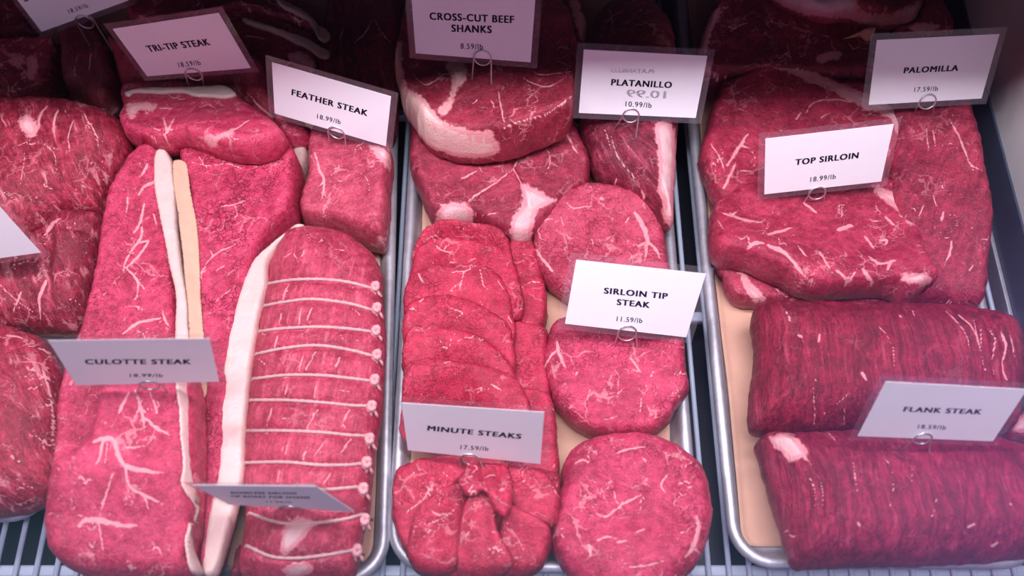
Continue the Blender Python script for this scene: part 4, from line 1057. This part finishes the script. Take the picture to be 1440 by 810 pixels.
piece('rolled_flank_steak', [(1062, 622), (1074, 610), (1100, 606), (1160, 604), (1250, 606), (1330, 612), (1400, 622), (1450, 640), (1500, 680), (1505, 740), (1470, 778), (1400, 790), (1300, 796), (1180, 798), (1118, 798), (1106, 775), (1094, 740), (1082, 700), (1068, 655)], .088,
      meat_mat(deep=(.22, .006, .030), light=(.38, .018, .064), **FL), 'rolled flank steak nearest the glass, white fat at its left end', 'flank steak', r=.05, lump=.002,
      regions=[[(1081, 614), (1098, 610), (1116, 612), (1130, 628), (1140, 650), (1128, 644), (1112, 648), (1098, 636), (1086, 626)]],
      veins=[(8, [(1207, 736), (1209, 739)]), (8, [(1362, 741), (1370, 737)]), (7, [(1396, 768), (1402, 764)]), (4, [(1420, 708), (1422, 709)]), (3, [(1237, 640), (1247, 648), (1254, 660)]), (3, [(1140, 650), (1156, 680), (1158, 710), (1150, 730)]), (3, [(1130, 655), (1146, 690), (1146, 715)]), (5, [(1104, 745), (1116, 755), (1122, 750)]), (2.5, [(1254, 660), (1256, 690), (1250, 720)]),
             (3, [(1200, 648), (1204, 680), (1206, 690)]), (2, [(1282, 655), (1284, 690)]), (2.5, [(1164, 608), (1176, 620)]), (2.5, [(1318, 700), (1310, 730)])],
      creases=[(4, .003, [(1118, 620), (1150, 660), (1160, 700), (1148, 750)]), (3, .002, [(1108, 650), (1136, 690), (1138, 720)]), (4, .003, [(1140, 640), (1166, 680), (1172, 720)]), (3, .0015, [(1360, 625), (1364, 690), (1356, 760)]), (3, .0015, [(1390, 640), (1390, 700), (1376, 750)])])
piece('rolled_flank_steak', [(1412, 612), (1424, 588), (1445, 574), (1480, 570), (1490, 600), (1470, 622), (1430, 622)], .03, meat_mat(**ROUND, fat=(.85, .5, .55), vein=.4), 'pink end of a flank roll beyond the right corner of the flank steak card', 'flank steak', r=.014, regions=[[(1420, 600), (1440, 580), (1460, 580), (1440, 610)]])

# ------------------------------------------------------------------ price cards on wire clips
M_LAMB = M_LAM
def card_plane(pos, nrm, k=1.0):
    p = np.array(pos); n = np.array(nrm) / np.linalg.norm(nrm)
    p = CAM + (p - CAM) * (k * .111 / .113)
    return p, n
def hit(u, v, p, n, off=0.0):
    d = ray_dir(u, v)
    t = ((p - CAM) @ n + off) / (d @ n)
    return CAM + d * t

def sheet(name, quad, n, back, front, mat, parent, origin):
    bm = bmesh.new()
    A = [bm.verts.new(q - n * back) for q in quad]; B = [bm.verts.new(q + n * front) for q in quad]
    bm.faces.new(A); bm.faces.new(B)
    for i in range(4):
        bm.faces.new((A[i], A[(i + 1) % 4], B[(i + 1) % 4], B[i]))
    return link_mesh(name, bm_mesh(name, bm, False), mat, parent, origin)

def text_mesh(txt, bold, spacing=1.0):
    c = bpy.data.curves.new('lettering', 'FONT')
    c.body = txt; c.size = 1.0; c.offset = bold; c.space_character = spacing; c.resolution_u = 4; c.fill_mode = 'FRONT'
    o = bpy.data.objects.new('lettering', c); COL.objects.link(o)
    bpy.context.view_layer.update()
    dg = bpy.context.evaluated_depsgraph_get()
    me = bpy.data.meshes.new_from_object(o.evaluated_get(dg))
    bpy.data.objects.remove(o); bpy.data.curves.remove(c)
    return me

def lettering(name, txt, P0, P1, cap, p, n, mat, parent, origin, bold=.046, spacing=1.16, mirror=False):
    """flat print on the card from baseline point P0 to P1 (its ends in the photograph), capital height `cap`"""
    me0 = text_mesh(txt, 0.0, spacing)
    bm = bmesh.new()
    for sx, sy in ((-1, -.35), (1, -.35), (-1, .35), (1, .35), (0, 0)):      # heavy strokes
        me0.transform(Matrix.Translation((sx * bold, sy * bold, 0)))
        bm.from_mesh(me0)
        me0.transform(Matrix.Translation((-sx * bold, -sy * bold, 0)))
    me = bpy.data.meshes.new(name); bm.to_mesh(me); bm.free(); bpy.data.meshes.remove(me0)
    co = np.empty(len(me.vertices) * 3); me.vertices.foreach_get('co', co); co = co.reshape(-1, 3)
    x0, x1 = co[:, 0].min(), co[:, 0].max()
    caph = .73
    P0 = np.array(P0, float); P1 = np.array(P1, float); cap = np.array(cap, float)
    w0 = hit(*P0, p, n); ex = hit(*P1, p, n) - w0; ey = hit(*(P0 + cap), p, n) - w0
    t = (co[:, 0] - x0) / (x1 - x0)
    if mirror: t = 1 - t
    w = w0 + t[:, None] * ex + (co[:, 1] / caph)[:, None] * ey + n * (.00046 if mirror else .00054)
    me.vertices.foreach_set('co', w.ravel()); me.update()
    return link_mesh(name, me, mat, parent, origin)

NEARER = (('blurred', .93), ('CROSS', .968), ('FLANK', .975), ('MINUTE', .985), ('TRI-TIP', .98))   # how far each card is pulled forward out of the meat
def price_card(label, quad_px, pos, nrm, names=(), price=None, inset=.05, ink=None, ghosts=()):
    p, n = card_plane(pos, nrm, next((k for w, k in NEARER if w in label), .992))
    q = [hit(u, v, p, n) for u, v in quad_px]
    base = (q[2] + q[3]) / 2
    root = empty('price_card', base)
    tag(root, label, 'price card', 'laminated price cards standing in the meat')
    sheet('lamination', q, n, .0003, .0000, M_LAM, root, base)
    c = sum(q) / 4
    ex = (q[1] - q[0] + q[2] - q[3]) / 2; ey = (q[0] - q[3] + q[1] - q[2]) / 2
    m = inset * np.linalg.norm(ex)
    fx = 1 - 2 * m / np.linalg.norm(ex); fy = 1 - 2 * m / np.linalg.norm(ey)
    inner = []
    for a, sx, sy in zip(q, (-1, 1, 1, -1), (1, 1, -1, -1)):
        inner.append(a - sx * ex / np.linalg.norm(ex) * m - sy * ey / np.linalg.norm(ey) * m)
    sheet('paper', inner, n, -.0001, .0004, M_CARD, root, base)
    for txt, P0, P1, cap in names:
        lettering('name_lettering', txt, P0, P1, cap, p, n, ink or M_INK, root, base)
    if price:
        txt, P0, P1, cap = price
        lettering('price_lettering', txt, P0, P1, cap, p, n, ink or M_INK, root, base, .013, 1.16)
    for txt, P0, P1, cap in ghosts:
        lettering('smudge', txt, P0, P1, cap, p, n, M_GHOST, root, base, .03, 1.0, True)
    return p, n

def clip(label, plane, centre, rx, legs, ry=None, short=False):
    """one piece of bent wire: a leg, a turn and a half of loop that grips the card, another leg"""
    p, n = plane
    ry = ry or rx
    c = hit(*centre, p, n)
    # loop axes in the plane of the card
    ax = hit(centre[0] + rx, centre[1], p, n) - c
    R = np.linalg.norm(ax)
    ax = ax / R
    ay = np.cross(n, ax); ay = ay if ay[2] > 0 else -ay
    pts = []
    e0 = on_surface(*legs[0]) - np.array([0, 0, .006]); e1 = on_surface(*legs[1]) - np.array([0, 0, .006])
    N = 48
    for i in range(N + 1):
        t = i / N
        a = math.pi - t * 3 * math.pi            # from the left side over the top, round underneath and over the top again
        pts.append(c + ax * (R * math.cos(a)) + ay * (R * math.sin(a)) + n * (.0016 - .0032 * t) )
    left = c - ax * R + n * .0016; right = c + ax * R - n * .0016
    P = [e0 + (left - e0) * t for t in np.linspace(0, .97, 10)] + pts + [right + (e1 - right) * t for t in np.linspace(.03, 1, 10)]
    bm = bmesh.new(); tube(bm, P, .00072, 8)
    o = link_mesh('card_clip', bm_mesh('card_clip', bm), M_WIRE, None, tuple((e0 + e1) / 2))
    tag(o, label, 'clip', 'bent wire clips holding the price cards')
    return o

CARDS = [
 ('white price card lettered TRI-TIP STEAK', [(145, 34), (312, 9), (365, 101), (204, 114)], (-.2837, .1783, .1065), (-.107, -.988, .107),
  [('TRI-TIP STEAK', (210, 72.5), (297, 62.5), (-6, -9))], ('18.59/lb', (252, 94), (283, 90.5), (-2.5, -7)), None, ((272.7, 104), 11, ((264, 118), (284, 118)))),
 ('white price card lettered FEATHER STEAK', [(373, 77), (560, 131), (551, 214), (378, 163)], (-.1531, .1248, .0955), (-.234, -.956, .176),
  [('FEATHER STEAK', (410, 132.7), (516.7, 162.7), (.7, -8.5))], ('18.99/lb', (446, 165.7), (479, 174), (.5, -6.5)), None, ((473, 186), 10.5, ((463, 202), (486, 212)))),
 ('large white price card lettered CROSS-CUT BEEF SHANKS', [(568, -22), (763, -12), (755, 96), (576, 82)], (-.0329, .1829, .1267), (-.086, -.941, .327),
  [('CROSS-CUT BEEF', (604.3, 27), (723, 32), (-.5, -10.5)), ('SHANKS', (635, 44), (691.7, 46), (-.3, -10.5))], ('8.59/lb', (647.7, 68), (679, 69), (0, -8)), None, ((678.5, 81), 12, ((663, 112), (691, 121)))),
 ('white price card lettered PLATANILLO', [(812, 60), (1006, 70), (986, 174), (804, 166)], (.1091, .1391, .1047), (-.026, -.924, .382),
  [('PLATANILLO', (859, 119.3), (944.3, 123.3), (1, -9))], ('10.99/lb', (879.3, 149), (916, 151.3), (.5, -7.5)), None, ((887, 162), 11.5, ((862, 180), (894, 198)))),
 ('white price card lettered PALOMILLA', [(1225, 47.5), (1417, 38), (1387, 146), (1211, 156)], (.3611, .1617, .0964), (.032, -.889, .456),
  [('PALOMILLA', (1270, 102.7), (1346.7, 99), (1.7, -8.5))], ('17.59/lb', (1285, 129), (1318.3, 127.3), (1, -7)), None, ((1304, 142.5), 11.5, ((1288, 153), (1314, 158)))),
 ('white price card lettered TOP SIRLOIN', [(1067, 188), (1268, 165), (1247, 261), (1065, 281)], (.2626, .0784, .0813), (.035, -.949, .312),
  [('TOP SIRLOIN', (1117.7, 231.7), (1206.7, 221.7), (.8, -8.5))], ('18.99/lb', (1139, 255.3), (1174.7, 250.7), (.7, -7)), None, ((1149, 271), 11.5, ((1130, 284), (1161, 283)))),
 ('white price card lettered SIRLOIN TIP STEAK', [(802, 355), (1005, 377), (972, 483), (783, 462)], (.0961, -.0464, .0705), (.036, -.852, .522),
  [('SIRLOIN TIP', (848.7, 412), (938.3, 420), (1, -8.5)), ('STEAK', (866.7, 428), (913.3, 432.5), (1, -8.5))], ('11.59/lb', (866.7, 451), (902.7, 453.7), (1, -7)), M_INK_BLUE, ((881.7, 468), 13, ((862, 488), (898, 496)))),
 ('white price card lettered MINUTE STEAKS', [(553, 558), (777, 573), (770, 659), (564, 638)], (-.0284, -.1596, .0771), (-.096, -.947, .307),
  [('MINUTE STEAKS', (600.7, 604.3), (732.7, 616.3), (1, -7))], ('17.59/lb', (647.3, 630.7), (686.7, 633.3), (.5, -6)), M_INK_BLUE, ((660, 645), 13, ((652, 663), (682, 663)))),
 ('white price card lettered CULOTTE STEAK', [(52, 472), (305, 469), (321, 541), (99, 547)], (-.2572, -.1315, .1429), (.069, -.990, .120),
  [('CULOTTE STEAK', (120, 511), (269, 511), (-1, -7))], ('18.99/lb', (182.7, 529.3), (229, 529.3), (0, -5)), None, ((210, 541), 14, ((184, 560), (240, 557)))),
 ('white price card lettered FLANK STEAK', [(1238, 528), (1460, 540), (1402, 627), (1192, 619)], (.3052, -.1545, .1054), (.015, -.946, .323),
  [('FLANK STEAK', (1269.3, 577.7), (1379, 581.7), (2.5, -7))], ('18.59/lb', (1290, 601.7), (1329.3, 603.3), (1.5, -6)), M_INK_BLUE, ((1296.7, 616), 13, ((1266, 634), (1310, 641)))),
 ('price card with blurred two-line lettering, seen almost edge-on over the tied roast', [(256, 678), (449, 680), (512, 722), (318, 711)], (-.1761, -.2012, .0548), (-.105, -.994, -.02),
  [('BONELESS SIRLOIN', (325, 693), (417, 694), (-.8, -2.6)), ('TIP ROAST FOR OVENS', (324, 698), (436, 700), (-.8, -2.6))], ('11.99/lb', (375, 705.3), (411, 706.3), (-.5, -2)), None, ((410, 714), 14, ((398, 722), (424, 722)))),
 ('cut-off blank price card at the left edge of the case', [(-193, 300), (-3, 274), (72, 360), (-118, 386)], (-.4269, -.0129, .1122), (.011, -.977, .215), [], None, None, ((-30, 376), 11, ((-42, 392), (-18, 390)))),
 ('cut-off price card in the top corner reading only 18.59/lb.', [(6, -13), (141, -61), (193, 5), (58, 53)], (-.33, .235, .085), (-.107, -.988, .107),
  [('SKIRT STEAK', (35, 2), (128, -29), (-6, -8))], ('18.59/lb.', (97.5, 18.5), (126.5, 9), (-2.5, -6)), None, ((119.4, 30), 11.5, ((127, 64), (158, 70)))),
]
for label, quad, pos, nrm, names, price, ink, cl in CARDS:
    gh = ()
    if 'PLATANILLO' in label:                            # print of another card showing through, back to front
        gh = [('PLATANILLO', (858, 101), (919, 103), (.8, -6)), ('10.99', (880, 136), (936, 138), (1.2, -11))]
    pl_ = price_card(label, quad, pos, nrm, names, price, ink=ink, ghosts=gh)
    what = label.split('lettered ')[1] if 'lettered ' in label and 'blurred' not in label else None
    clip_label = ('bent wire clip holding the %s card' % what) if what else ('bent wire clip holding the ' + {'price': 'blurred card over the tied roast', 'cut-off blank': 'blank card at the left edge', 'cut-off price': 'cut-off card in the top corner'}['price' if label.startswith('price card with') else ('cut-off blank' if 'blank' in label else 'cut-off price')])
    clip(clip_label, pl_, *cl)
